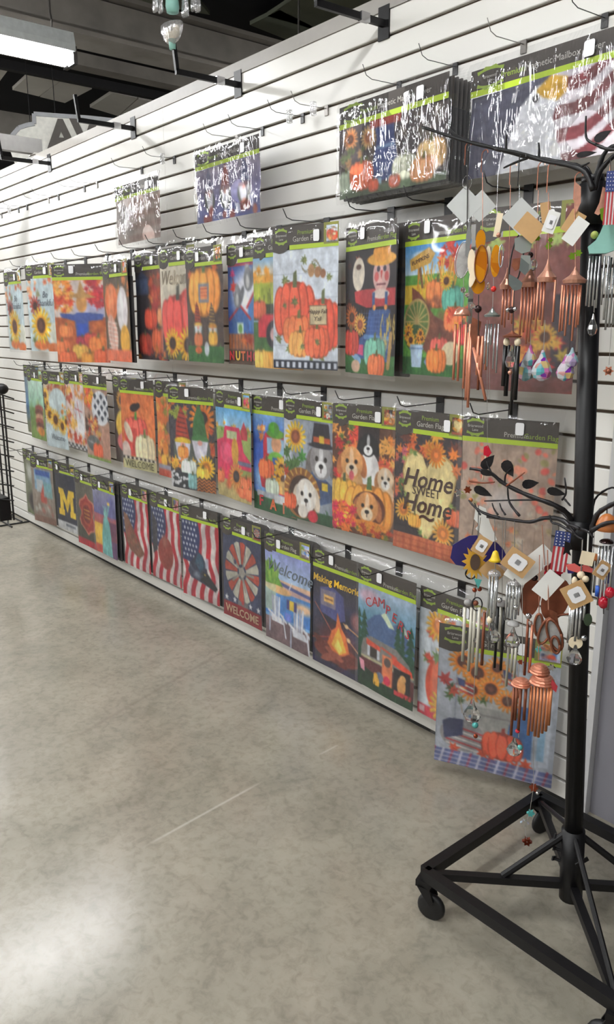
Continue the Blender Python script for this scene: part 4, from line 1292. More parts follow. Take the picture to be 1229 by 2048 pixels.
def A_campers(n):
    a = Art(n, bg=(90, 150, 180)); a.grad((170, 190, 214), (80, 140, 170), 0, .5); a.ell(.2, .12, .25, .12, (214, 180, 200), soft=.6)
    a.poly([(.0, .62), (.3, .34), (.5, .26), (.62, .38), (.8, .3), (1, .56), (1, .9), (0, .9)], (76, 104, 150)); a.poly([(.42, .3), (.5, .25), (.66, .42), (.56, .42), (.5, .36)], (206, 220, 190)); a.poly([(.76, .3), (.84, .36), (.92, .5), (.8, .42)], (200, 214, 200)); a.rect(0, .7, 1, 2, (34, 56, 40))
    for x, b, w in ((.12, .8, .13), (.02, .9, .12), (.72, .75, .1), (.93, .85, .14), (.8, .7, .06)):
        for i in range(5):
            y = .3 + (b - .3) * i / 5; a.poly([(x, y), (x - w * (.4 + .15 * i), y + .14), (x + w * (.4 + .15 * i), y + .14)], (36, 78, 58))
    a.poly([(.06, .82), (.1, .7), (.24, .63), (.7, .66), (.92, .8), (1, .98), (1, 1.12), (.06, 1.0)], (132, 128, 124)); a.rect(.06, .92, 1, .95, (190, 180, 140)); a.poly([(.06, .95), (1, .98), (1, 1.22), (.56, 1.16), (.06, 1.06)], (96, 48, 50))
    a.rect(.2, .75, .38, .9, (60, 50, 46)); a.rect(.18, .75, .23, .9, (206, 210, 220)); a.rect(.36, .75, .41, .9, (206, 210, 220)); a.poly([(.16, .68), (.42, .72), (.42, .78), (.16, .76)], (224, 84, 60)); a.poly([(.62, .76), (.96, .86), (.98, .94), (.62, .86)], (226, 80, 56)); a.rect(.46, .8, .64, 1.18, (226, 124, 80)); a.ell(.55, .88, .06, .06, (90, 74, 70)); a.rect(.66, .9, .94, 1.2, (38, 34, 34)); a.line(.45, .72, .7, .77, .03, (206, 90, 70))
    a.ell(.8, 1.1, .07, .12, (226, 160, 90)); a.ell(.82, 1.0, .05, .05, (230, 170, 100)); a.ell(.42, 1.12, .07, .07, (110, 116, 140)); a.rect(.68, 1.18, .96, 1.24, (206, 60, 66)); a.poly([(.02, .98), (.12, 1.0), (.14, 1.14), (.06, 1.12)], (226, 150, 170)); a.ell(.36, 1.2, .06, .08, (236, 176, 60)); a.ell(.35, 1.13, .04, .05, (236, 176, 60)); a.ell(.55, 1.12, .06, .06, (210, 50, 80))
    return a.grass(1.22, 3, ((34, 62, 40), (44, 80, 46), (28, 50, 34)))


def A_pumpkinporch(n):
    a = Art(n, bg=(196, 204, 212)); a.planks(5, (198, 206, 214), (170, 180, 192), True); a.scatter(22, .2, .0, .9, .5, .1, ((246, 180, 60), (240, 130, 60), (236, 100, 70), (250, 200, 70)), 4); a.sunflower(.3, .16, .2, (246, 186, 60), (214, 120, 50)); a.ell(.34, .9, .22, .34, (228, 86, 58)); a.ell(.3, .9, .1, .33, (238, 110, 72)); a.leaf(.38, .8, .1, (80, 130, 60)); a.scatter(6, .1, .5, .5, .66, .1, ((220, 80, 60), (110, 150, 80)), 6)
    a.rect(0, 1.2, 1, 1.34, (206, 60, 76)); a.rect(.03, 1.22, .12, 1.3, (220, 180, 186)); return a.sunflower(.42, 1.14, .24, (246, 190, 60), (150, 84, 50))


def A_patriotbucket(n):
    a = Art(n, asp=.385 / .36, bg=(176, 182, 194)); a.planks(6, (178, 184, 196), (136, 142, 158), True, 8)
    for x in (.68, .88):
        a.rect(x, .1, x + .08, .9, (206, 214, 226), .8)
    a.rect(.62, .4, .82, .86, (66, 110, 170)); a.rect(.86, .5, .92, .85, (150, 190, 220))
    a.poly([(.26, .45), (.66, .45), (.6, .72), (.34, .72)], (170, 168, 164)); a.rect(.24, .43, .68, .48, (196, 194, 190)); a.line(.28, .55, .64, .55, .015, (140, 138, 134))
    a.scatter(8, .1, .28, .7, .5, .07, ((60, 90, 50), (80, 110, 60)), 2)
    a.leaf(.06, .3, .1, (190, 60, 60), .5); a.leaf(.14, .38, .08, (206, 84, 60), 2)
    for x, y, r in ((.22, .1, .14), (.34, .18, .14), (.46, .3, .13), (.3, .34, .12), (.56, .14, .1), (.6, .38, .11), (.5, .1, .1)):
        a.sunflower(x, y, r, (240, 150, 54), (86, 46, 34), 16)
    for (x, y) in ((.17, .27), (.55, .12)):
        for i in range(5):
            a.line(x, y + i * .022, x + .14, y + .04 + i * .022, .012, (200, 60, 70) if i % 2 == 0 else (226, 222, 226))
        a.poly([(x, y - .015), (x + .07, y), (x + .07, y + .06), (x, y + .05)], (60, 70, 120)); a.line(x, y, x + .06, y + .3, .008, (170, 150, 120))
    a.ell(.24, .78, .2, .15, (150, 146, 148))
    for i in range(6):
        a.line(.1, .7 + i * .035, .42, .74 + i * .035, .016, (180, 66, 70) if i % 2 == 0 else (214, 208, 206))
    a.poly([(.06, .68), (.12, .64), (.24, .63), (.24, .78), (.08, .84)], (56, 62, 100))
    a.pumpkin(.58, .8, .17, (226, 80, 50), (160, 60, 50), .75)
    for x, y in ((.16, .92), (.5, .95), (.42, .9), (.7, .96), (.78, .92)):
        a.leaf(x, y, .08, (220, 84, 52), x * 8)
    a.rect(0, .94, 1, 1.2, (90, 100, 160), .85)
    for i in range(14):
        a.line(i * .08, .94, i * .08 - .04, 1.1, .02, (226, 222, 236) if i % 2 else (176, 60, 80), .8)
    for v in (.97, 1.01, 1.05):
        a.line(0, v, 1, v + .02, .014, (214, 210, 226), .6)
    return a


MW, MH = 0.455, 0.215


def A_mflag(n):
    a = Art(n, asp=MH / MW, bg=(176, 158, 150))
    for i in range(4):
        a.rect(.3, .04 + i * .12, 1, .1 + i * .12, (156, 122, 112), .7)
    return a.ell(.2, .2, .3, .3, (190, 186, 186), soft=.8)


def A_mgnomes(n):
    a = Art(n, asp=MH / MW, bg=(150, 150, 178)); a.grad((150, 140, 160), (110, 112, 176)); a.rect(0, .36, 1, 1, (104, 110, 170))
    for i, x in enumerate((.22, .5, .78)):
        a.gnome(x, .22, .3, ((110, 110, 140), (150, 84, 84), (90, 96, 140))[i], (220, 220, 232), (160, 130, 140))
    a.scatter(10, 0, .3, 1, .46, .04, ((190, 110, 90), (160, 80, 80)), 3, 'dot')
    return a


def A_mscarecrow(n):
    a = Art(n, asp=MH / MW, bg=(74, 64, 66)); a.scatter(40, 0, 0, 1, .4, .08, ((96, 84, 70), (60, 54, 62), (110, 92, 70)), 3, 'soft')
    a.sunflower(.12, .08, .08, (226, 150, 90)); a.sunflower(.3, .1, .08, (230, 180, 110), (150, 90, 60)); a.scatter(10, .05, .15, .3, .25, .05, ((150, 110, 70), (90, 100, 60)), 4)
    a.rect(0, .42, 1, 1, (84, 100, 76)); a.poly([(.36, .0), (.54, .0), (.54, .12), (.6, .4), (.33, .4), (.38, .12)], (64, 78, 130)); a.rect(.32, -.01, .6, .05, (176, 70, 60)); a.rect(.38, .17, .54, .19, (110, 140, 180)); a.rect(.34, .38, .44, .42, (140, 180, 200)); a.rect(.5, .38, .6, .42, (140, 180, 200))
    for x, y, r, c in ((.08, .36, .09, (170, 184, 160)), (.24, .34, .12, (226, 100, 60)), (.64, .34, .1, (196, 200, 176)), (.86, .3, .12, (226, 176, 110)), (.8, .38, .1, (226, 150, 96)), (.36, .42, .05, (214, 90, 60)), (.56, .42, .05, (200, 90, 60))):
        a.pumpkin(x, y, r, c)
    return a


def A_meagle(n):
    a = Art(n, asp=MH / MW, bg=(110, 110, 130)); a.grad((90, 90, 110), (70, 72, 92))
    ph = .03 * np.sin(a.U * 14)
    a.put(np.clip((a.U - .55 + a.V * .2) / .02, 0, 1), (214, 206, 214))
    for i in range(4):
        m = np.abs(a.V + ph - .06 - i * .13 + .4 * (a.U - .7)) < .035
        a.put((m & (a.U > .58 - a.V * .2)).astype(float), (122, 54, 60))
    a.rect(.0, .3, .5, .6, (90, 88, 110), .5)
    a.poly([(.3, .28), (.36, .12), (.46, .04), (.56, .02), (.62, .08), (.58, .22), (.66, .48), (.2, .48)], (226, 228, 236)); a.poly([(.5, .1), (.46, .06), (.56, .0), (.66, .03), (.66, .1), (.6, .14)], (226, 176, 60)); a.ell(.46, .1, .02, .02, (30, 26, 30))
    return a


# ================================================================ PACKAGES
def print_mesh(art, w, h, amp=0.002, seed=0):
    a = art
    nx, ny = a.nx, a.ny
    xs_ = (a.U - .5) * w
    zs_ = h - a.V / a.asp * h
    rd = random.Random(seed)
    p = [rd.uniform(0, 6) for _ in range(3)]
    ys_ = amp * (np.sin(xs_ / w * 5 + p[0] + zs_ * 6) + .5 * np.sin(zs_ / h * 9 + p[1] + xs_ * 10))
    co = np.stack([xs_, ys_, zs_], -1).reshape(-1, 3)
    idx = np.arange(nx * ny).reshape(ny, nx)
    f = np.stack([idx[:-1, :-1], idx[1:, :-1], idx[1:, 1:], idx[:-1, 1:]], -1).reshape(-1, 4)
    me = bpy.data.meshes.new('flag_print')
    me.vertices.add(len(co)); me.vertices.foreach_set('co', co.ravel())
    me.loops.add(f.size); me.loops.foreach_set('vertex_index', f.ravel())
    me.polygons.add(len(f))
    me.polygons.foreach_set('loop_start', np.arange(0, f.size, 4)); me.polygons.foreach_set('loop_total', np.full(len(f), 4))
    me.update(); me.validate()
    at_ = me.attributes.new('Col', 'FLOAT_COLOR', 'POINT')
    c = a.finish().reshape(-1, 3)
    at_.data.foreach_set('color', np.concatenate([c, np.ones((len(c), 1))], 1).ravel())
    me.materials.append(M_PRINT)
    me.polygons.foreach_set('use_smooth', [True] * len(me.polygons))
    return me


def sleeve_mesh(w, h, m, seed=0, nx=14, nz=20, amp=0.0025, top=0.03):
    """front film sheet wider than the card, top flap leaning to the wall, side welds"""
    rd = random.Random(seed)
    p = [rd.uniform(0, 6) for _ in range(4)]
    mb = MB()
    mg = 0.012
    vs, fs = [], []
    for j in range(nz + 1):
        z = -0.015 + (h + top + 0.015) * j / nz
        for i in range(nx + 1):
            x = (i / nx - .5) * (w + 2 * mg)
            e = abs(i / nx - .5) * 2
            y = -0.006 + amp * (math.sin(x * 30 + p[0] + z * 7) + .7 * math.sin(z * 24 + p[1] - x * 12)) * (1 - .5 * e)
            if z > h:
                y += (z - h) * .55
            if z < 0:
                y += -z * .3
            y += .004 * e ** 6
            vs.append((x, y, z))
    for j in range(nz):
        for i in range(nx):
            a = j * (nx + 1) + i
            fs.append((a, a + 1, a + nx + 2, a + nx + 1))
    mb.add(vs, fs)
    return mb.mesh('plastic_sleeve', m, True)


def rounded(w, h, x0=0, z0=0, r=0.005):
    p = []
    for cx, cz, a0 in ((w / 2 - r, h - r, 0), (-w / 2 + r, h - r, 90), (-w / 2 + r, r, 180), (w / 2 - r, r, 270)):
        for k in range(3):
            a = math.radians(a0 + 45 * k)
            p.append((x0 + cx + r * math.cos(a), z0 + cz + r * math.sin(a)))
    return p[::-1]


SLEEVES = [sleeve_mesh(W0, 0.47, M_FILM, s) for s in range(4)]
HDR = {}


def header_parts(t, w, zt, hh, variant, seed):
    """dark card with lime stripe, leafy logo, lettering, thumbnail; zt = top z of card"""
    key = ('h', w, hh, variant)
    stripe = 0.015
    dark = hh - stripe
    if key not in HDR:
        pts = [(-w / 2, -dark), (-w / 2, 0), (w / 2, 0), (w / 2, -dark)]
        bul = [(-w / 2 + .26 * w - .0, -dark), (-w / 2 + .24 * w, -dark - .012), (-w / 2 + .18 * w, -dark - .022), (-w / 2 + .1 * w, -dark - .025), (-w / 2, -dark - .018)]
        if variant == 1:
            poly = [(-w / 2, 0), (-w / 2, -dark - .018)] + bul[::-1][1:] + [(w / 2, -dark), (w / 2, 0)]
        else:
            poly = [(-w / 2, 0), (-w / 2, -dark), (w / 2, -dark), (w / 2, 0)]
        c = MB().prism(poly, 0.0008).mesh('header_card', M_CARD)
        x0 = -w / 2 + (.27 * w if variant == 1 else 0)
        s_ = MB().prism([(x0, -dark - .0002), (x0, -hh), (w / 2, -hh), (w / 2, -dark - .0002)], 0.0007).mesh('green_stripe', M_LIME)
        lg = MB()
        cx = -w / 2 + .14 * w
        for sg_ in (1, -1):
            cz = -dark * .52
            p = []
            n = 9
            for k in range(n):
                a = math.pi * (.08 + .84 * k / (n - 1))
                rr = 1 + (.22 if k % 2 else 0)
                p.append((cx + .094 * w * math.cos(a) * rr, cz + sg_ * (.008 + .017 * math.sin(a) * rr)))
            for k in range(n - 1, -1, -1):
                a = math.pi * (.08 + .84 * k / (n - 1))
                p.append((cx + .088 * w * math.cos(a), cz + sg_ * (.008 + .010 * math.sin(a))))
            if sg_ < 0:
                p = p[::-1]
            lg.prism([(x, z) for x, z in p], 0.0004)
        HDR[key] = (c, s_, lg.mesh('leaf_logo', M_LIME2))
    c, s_, lg = HDR[key]
    hc = link('header_card', c, t, (0, -0.0015, zt))
    link('green_stripe', s_, hc)
    link('leaf_logo', lg, hc, (0, -0.0006, 0))
    cx = -w / 2 + .14 * w
    k = hh / .078
    put_text('Briarwood', cx, -.0006, -dark * .46, 0.0135 * k, M_INK, hc, sx=.9)
    put_text('Lane', cx, -.0006, -dark * .66, 0.012 * k, M_INK, hc, sx=.9)
    if variant == 1:
        put_text('Premium', .02 * w, -.0006, -dark * .38, 0.021 * k, M_LIME2, hc)
        put_text('Garden Flag', .02 * w, -.0006, -dark * .72, 0.025 * k, M_INK, hc)
    elif variant == 2:
        put_text('Premium', .08 * w, -.0006, -dark * .78, 0.021, M_INK, hc)
        put_text('Garden Flag', .33 * w, -.0006, -dark * .78, 0.021, M_LIME2, hc)
    else:
        put_text('Premium', -.2 * w, -.0006, -dark * .6, 0.021, M_LIME2, hc)
        put_text('Magnetic Mailbox Cover', .12 * w, -.0006, -dark * .6, 0.022, M_INK, hc)
    return hc


def sticker(t, x, z, w=0.026, h=0.036):
    key = ('st', w, h)
    if key not in HDR:
        HDR[key] = MB().prism(rounded(w, h), 0.0004).mesh('price_sticker', M_STICK)
    return link('price_sticker', HDR[key], t, (x, -0.009, z))


def package(nm, X, off, yaw, ztop, scl, art, label, lettering=(), variant=1, n=70, stick=.2, thumb=True):
    w, hp, hh = W0, H0, 0.075
    if nm == 'big':
        w, hp = .36, .385
    Ht = hp + hh
    t = thing('garden_flag_package', label, 'garden flag', (X, -off, ztop - Ht * scl), math.radians(yaw), 'garden flags hanging on the slat wall')
    t.scale = (scl, 1, scl)
    a = art(n)
    a.grain(5, seed=len(nm) + n)
    fp = link('flag_print', print_mesh(a, w, hp, .002, hash_(nm)), t)
    header_parts(t, w, Ht, hh, variant, 0)
    if variant == 1 and thumb:
        th = art(16)
        me = print_mesh(th, w * .16, .052, 0.0, 1)
        link('thumbnail_picture', me, t, (w * .41, -.0025, Ht - .061))
        MB().prism([(-w * .105, 0), (-w * .105, -.066), (w * .105, -.066), (w * .105, 0)], .0003).build('thumbnail_border', mat('olive_print', (140, 140, 62), .6), t, loc=(w * .395, -.0019, Ht - .0))
    sticker(t, w * stick, Ht - (.055 if variant == 1 else .044))
    s = link('plastic_sleeve', SLEEVES[hash_(nm) % 4], t)
    s.scale = (w / W0, 1, Ht / .47)
    for (s_, u, v, size, m, kw) in lettering:
        put_text(s_, (u - .5) * w, -.0035, hp - v * w, size, m, fp, **kw)
    return t


def hash_(s):
    return sum(ord(c) * (i + 3) for i, c in enumerate(s)) % 97


BACKPROTO = {}


def back_package(X, off, yaw, ztop, scl, label, w=W0, h=0.47, col=None):
    key = (w, h)
    t = thing('garden_flag_package' if w == W0 else 'mailbox_cover_package', label, 'garden flag' if w == W0 else 'mailbox cover', (X, -off, ztop - h * scl), math.radians(yaw), 'packages tucked behind the front ones')
    t.scale = (scl, 1, scl)
    if key not in BACKPROTO:
        BACKPROTO[key] = (MB().prism(rounded(w, h - .075, 0, 0, .004), .004).mesh('folded_flag', M_CARD2),
                          MB().prism(rounded(w, .075, 0, h - .075, .004), .001).mesh('header_card', M_CARD))
    link('folded_flag', BACKPROTO[key][0], t)
    link('header_card', BACKPROTO[key][1], t)
    s = link('plastic_sleeve', SLEEVES[2], t)
    s.scale = (w / W0, 1, h / .47)
    return t


def ink(name, col):
    return mat('ink_' + name, col, .6, noise=0)


WHT, BLK, REDI, YEL, ORI, BRN = ink('white', (236, 236, 236)), ink('black', (40, 34, 34)), ink('red', (196, 56, 60)), ink('yellow', (236, 190, 60)), ink('orange', (226, 110, 60)), ink('brown', (70, 44, 36))
GRN, NVY, TAN, SLT = ink('green', (90, 100, 74)), ink('navy', (60, 70, 120)), ink('tan', (196, 160, 130)), ink('slate', (110, 120, 130))
P = [
    ('r1a', -5.059, .150, 0, 1.764, 1.01, A_thankful, 'sunflower garden flag at the far left end of the top row', [('Be', .62, .3, .05, SLT, {'shear': .3}), ('Thankful', .6, .45, .05, SLT, {'shear': .3})], 1, 40, .2),
    ('r1b', -4.553, .166, 11, 1.777, 1.03, A_thankful, 'pale blue sunflower garden flag just left of the scarecrow with spread arms', [('Be', .62, .3, .05, SLT, {'shear': .3}), ('Thankful', .6, .45, .05, SLT, {'shear': .3})], 1, 44, .2),
    ('r1c', -3.975, .185, 36, 1.743, 1.05, A_bluescarecrow, 'garden flag of blue scarecrow with spread arms over orange pumpkins', [], 2, 56, -.12),
    ('r1d', -3.548, .190, -3, 1.734, .99, A_gourds, 'garden flag of white, orange and striped gourds above an orange band', [], 1, 44, .1),
    ('r1e', -3.293, .140, 0, 1.757, 1.01, A_darkbarn, 'dark garden flag of pumpkins with a navy barn in shadow', [], 1, 44, .1),
    ('r1f', -3.036, .150, 0, 1.759, 1.00, A_welcomepumpkin, 'cream garden flag of one red pumpkin with two sunflowers below it', [('Welcome', .48, .17, .085, ink('taupe', (150, 136, 116)), {'shear': .3, 'sx': .8})], 1, 50, .1),
    ('r1g', -2.796, .168, -1, 1.740, .96, A_gnomehouse, 'garden flag of two gnomes before an orange pumpkin house', [], 1, 56, -.12),
    ('r1h', -2.516, .148, -1, 1.739, .96, A_nuthouse, 'garden flag of squirrels on blue birdhouses behind a brown fence', [('N', .1, 1.23, .05, REDI, {'bold': .002}), ('U', .25, 1.23, .05, YEL, {'bold': .002}), ('T', .38, 1.23, .05, ORI, {'bold': .002}), ('H', .53, 1.23, .05, REDI, {'bold': .002}), ('O', .68, 1.23, .05, REDI, {'bold': .002}), ('U', .83, 1.23, .05, YEL, {'bold': .002})], 1, 60, -.1),
    ('r1i', -2.308, .164, 0, 1.747, .99, A_truck, 'garden flag of a red truck by a yellow corn field', [('W', .72, 1.24, .07, BLK, {'bold': .003})], 1, 60, .2),
    ('r1j', -2.144, .172, 9, 1.762, 1.01, A_pumpkins, 'garden flag of five stacked red pumpkins on white boards, checked lower border', [('Happy Fall', .705, .69, .02, BRN, {'shear': .2}), ("Y'all", .705, .77, .02, BRN, {'shear': .2})], 1, 110, .2),
    ('r1k', -1.844, .153, -11, 1.739, .97, A_scarecrow, 'black garden flag of scarecrow in red shirt and blue overalls', [], 2, 110, -.12),
    ('r1l', -1.576, .149, -7, 1.732, .94, A_cornucopia, 'garden flag of a brown wheeled cornucopia with sunflowers in a bucket', [('PUMPKINS', .27, .15, .018, BRN, {'rot': -.25})], 2, 110, -.12),
    ('r1m', -1.276, .140, 11, 1.733, 1.0, A_maroonleaves, 'maroon garden flag with autumn leaves hanging behind the copper chimes', [], 1, 90, .2),
    ('r2a', -5.136, .052, -1, 1.188, .95, A_lake, 'blue lake garden flag at the far left end of the middle row', [], 1, 36, .1),
    ('r2b', -5.000, .082, -2, 1.169, .95, A_birdbath, 'mint green garden flag with a brown stacked post and grass', [], 1, 36, .1),
    ('r2c', -4.690, .080, 4, 1.168, .99, A_sunwreath, 'garden flag of a yellow sunflower wreath over pale boards', [('Welcome', .55, 1.12, .05, SLT, {'sx': .9})], 1, 44, .3),
    ('r2d', -4.399, .074, -1, 1.181, .96, A_leafgnome, 'garden flag of pale gnome among autumn leaves with checked lower edge', [], 1, 44, .2),
    ('r2e', -4.087, .086, 1, 1.175, 1.0, A_plaidstack, 'garden flag of a black and white checked pumpkin on a leafy stack', [], 2, 50, .2),
    ('r2f', -3.768, .064, -1, 1.179, .97, A_corn, 'dark brown garden flag with yellow flowers, half hidden in the middle row', [], 1, 40, .1),
    ('r2g', -3.603, .081, 8, 1.176, .98, A_orangewelcome, 'orange garden flag of crow on pumpkin above a cream WELCOME board', [('WELCOME', .5, 1.25, .052, ink('olive', (110, 104, 74)), {'sx': 1.0})], 2, 60, .22),
    ('r2h', -3.279, .070, 0, 1.182, .99, A_orangeleaves, 'orange leafy garden flag half hidden left of the two bearded gnomes', [], 1, 50, .1),
    ('r2i', -3.064, .090, 12, 1.169, 1.0, A_gnomes, 'garden flag of two white bearded gnomes in striped red and green hats', [], 2, 80, -.05),
    ('r2j', -2.744, .078, -4, 1.169, .98, A_pinktruck, 'garden flag of pink truck parked among orange pumpkins under blue sky', [], 1, 80, .25),
    ('r2k', -2.463, .070, 0, 1.165, 1.0, A_fallscarecrow, 'blue garden flag of scarecrow on red truck over the word FALL', [('F', .2, 1.2, .06, REDI, {'bold': .002}), ('A', .48, 1.22, .06, ORI, {'bold': .002}), ('L', .74, 1.23, .06, ORI, {'bold': .002}), ('L', .93, 1.24, .06, ORI, {'bold': .002})], 2, 80, .2),
    ('r2l', -2.225, .092, 0, 1.170, .97, A_pilgrimdogs, 'garden flag of white dog in pilgrim hat above dog in basket', [], 1, 96, .25),
    ('r2m', -1.940, .080, 5, 1.174, .97, A_puppies, 'garden flag of four puppies among orange pumpkins and leaves', [], 1, 110, .25),
    ('r2n', -1.636, .086, -1, 1.176, .98, A_home, 'garden flag of cream heart reading Home Sweet Home on dark boards', [('Home', .5, .5, .085, BRN, {'shear': .3, 'bold': .001}), ('SWEET', .5, .63, .04, BRN, {}), ('Home', .5, .78, .085, BRN, {'shear': .3, 'bold': .001}), ('~', .52, .9, .12, BRN, {})], 1, 120, .28),
    ('r2o', -1.341, .080, 14, 1.179, .96, A_fadedwood, 'faded brown garden flag with red berries behind the lower branches', [], 2, 96, .12),
    ('r3a', -5.277, .055, -1, .615, .97, A_darkgarden, 'dark green garden flag at the far left end of the lowest row', [], 1, 30, .1),
    ('r3b', -5.061, .060, 9, .593, .95, A_greyhouse, 'grey brown garden flag with a blue panel and small red house', [], 1, 40, -.1),
    ('r3c', -4.689, .055, 4, .605, .93, A_letterm, 'navy garden flag with a large yellow block letter M', [], 1, 50, -.3),
    ('r3d', -4.356, .064, 1, .598, .98, A_badge, 'garden flag with a dark red badge above a red band', [('FIRE DEPT', .5, 1.27, .03, WHT, {})][:0], 1, 46, -.1),
    ('r3e', -4.079, .078, 1, .597, .95, A_liberty, 'garden flag of a pale green statue against sunset stripes', [], 1, 46, -.1),
    ('r3f', -3.727, .062, 1, .609, .97, lambda n: A_eagleflag(n, 0), 'stars and stripes garden flag with brown diagonal shape, leftmost of three', [], 1, 54, -.1),
    ('r3g', -3.400, .062, 1, .618, .97, lambda n: A_eagleflag(n, 1), 'stars and stripes garden flag with rust brown figure, middle of three', [], 1, 60, .1),
    ('r3h', -3.074, .060, 6, .609, .96, lambda n: A_eagleflag(n, 2), 'stars and stripes garden flag with dark blue eagle, rightmost of three', [], 2, 70, .2),
    ('r3i', -2.710, .070, 1, .617, .98, A_windmill, 'navy garden flag of a red and cream windmill reading WELCOME', [('WELCOME', .5, 1.21, .052, TAN, {'bold': .001})], 1, 96, .1),
    ('r3j', -2.387, .070, 1, .613, .99, A_beach, 'garden flag of white chairs on a blue lakeside reading Welcome', [('Welcome', .55, .24, .075, SLT, {'shear': .35, 'rot': .05})], 1, 96, -.15),
    ('r3k', -2.085, .062, -1, .607, .99, A_campfire, 'dark garden flag of campfire reading Making Memories', [('Making Memories', .5, .14, .04, YEL, {'shear': .1, 'bold': .0008})], 2, 96, -.1),
    ('r3l', -1.810, .080, -2, .611, .98, A_campers, 'garden flag of grey camper trailer under mountains reading CAMPERS', [('HAPPY', .2, .04, .02, REDI, {})][:0] + [(c, .2 + i * .115, .14 + .055 * abs(i - 1.8) ** 1.1 * (1 if i > 1.8 else .6), .05, REDI, {'rot': (i - 2) * .1}) for i, c in enumerate('CAMPERS')], 2, 96, -.1),
    ('r3m', -1.524, .064, -1, .600, .97, A_pumpkinporch, 'pale garden flag of orange pumpkin and sunflowers, half hidden in the lowest row', [], 1, 80, .2),
    ('big', -1.307, .115, 24.6, .560, 1.0, A_patriotbucket, 'large garden flag of sunflower bucket and striped pumpkin, lowest of all', [], 1, 130, .2),
]
for p_ in P:
    nm, X, off, yaw, zt, scl, art, label, let, var, n = p_[:11]
    package(nm, X, off, yaw, zt, scl, art, label, let, var, n, p_[11] if len(p_) > 11 else .2)
# darker packages of the same stacks showing as edges behind the front ones
for (X, off, yaw, zt, sc_, lb) in (
    (-3.535, .174, -3, 1.732, .99, 'dark flag package directly behind the gourd garden flag'),
    (-4.066, .060, 1, .600, .97, 'dark flag package directly behind the pale green statue flag'),
    (-4.060, .045, 1, .600, .97, 'dark flag package nearest the wall behind the statue flag'),
    (-3.715, .040, 1, .609, .97, 'dark flag package behind the leftmost stars and stripes flag'),
    (-3.06, .040, 4, .605, .96, 'dark flag package behind the blue eagle flag'),
    (-2.700, .035, 1, .617, .98, 'black flag package behind the windmill garden flag'),
    (-2.375, .030, 1, .613, .99, 'black flag package behind the lakeside chairs garden flag'),
    (-3.725, .045, 0, 1.176, .97, 'dark flag package behind the crow on pumpkin flag'),
    (-5.050, .046, 9, .597, .95, 'dark flag package behind the grey flag with small red house'),
    (-1.840, .11, -3, 1.735, .97, 'dark flag package behind the scarecrow in blue overalls'),
    (-2.48, .115, 0, 1.739, .96, 'dark flag package behind the squirrel birdhouse flag')):
    back_package(X, off, yaw, zt, sc_, lb)

# mailbox covers
MSL = {}


def cover(nm, X, off, yaw, zt, scl, art, label, n, w=MW):
    hh = .064
    h = MH - .014
    Ht = h + hh
    t = thing('mailbox_cover_package', label, 'mailbox cover', (X, -off, zt - Ht * scl), math.radians(yaw), 'mailbox covers on the upper wall')
    t.scale = (scl, 1, scl)
    a = art(n)
    a.grain(4, n)
    fp = link('flag_print', print_mesh(a, w, h, .004, hash_(nm)), t)
    fp.name = 'cover_print'
    header_parts(t, w, Ht, hh, 3, 0)
    sticker(t, w * .28, Ht - .048, .028, .034)
    mb = sleeve_mesh(w, Ht, M_COVERFILM, hash_(nm), 22, 16, .004, .02)
    link('plastic_sleeve', mb, t)
    return t


cover('m1', -3.425, .124, -1, 2.070, .97, A_mflag, 'greyish brown mailbox cover, leftmost and smallest looking in glossy wrap', 50)
cover('m2', -2.667, .135, -1, 2.099, .99, A_mgnomes, 'lavender mailbox cover of three gnomes casting a shadow to its right', 70)
cover('m3', -1.748, .175, -2, 2.085, 1.0, A_mscarecrow, 'mailbox cover of scarecrow legs between orange pumpkins in a thick stack', 120)
cover('m4', -1.262, .135, -1, 2.084, 1.0, A_meagle, 'mailbox cover of white eagle and striped flag at upper right', 130)
for k in range(5):
    back_package(-1.744 + .001 * k, .160 - .016 * k, -2, 2.078 - .001 * k, 1.0, ('second', 'third', 'fourth', 'fifth', 'last')[k] + ' mailbox cover in the stack behind the scarecrow pumpkins cover', .455, .262)


# ---------------------------------------------------------------- hooks
def hook_mesh(L, rise=0.03):
    return MB().tube([(0, 0, 0), (0, -L + .035, -.004), (0, -L + .012, .003), (0, -L - .004, rise)], .0018, 6)


HK = {}


def hook(X, z, L=.185, dark=True, label='', group=None, clip=False):
    t = thing('slatwall_hook', label, 'hook', (X, 0, z), 0, group)
    key = (L, dark)
    m = M_HOOK if dark else M_HOOKW
    if key not in HK:
        HK[key] = ((hook_mesh(L) if dark and L > .16 else MB().tube([(0, 0, 0), (0, -L + .035, -.004), (0, -L + .012, .003), (0, -L - .004, .03)], .0012, 5)).mesh('prong', m, True), MB().box((-.015, -.005, -.035), (.015, -.0005, .017)).box((-.013, -.0005, .004), (.013, .013, .0075)).mesh('back_plate', m))
    link('prong', HK[key][0], t, (0, -.004, 0))
    bp_ = link('back_plate', HK[key][1], t)
    if L < .16:
        bp_.scale = (.6, 1, .62)
    if clip:
        MB().box((-.008, -.07, -.03), (.008, -.055, .012)).build('clear_clip', M_CLEAR, t)
    return t


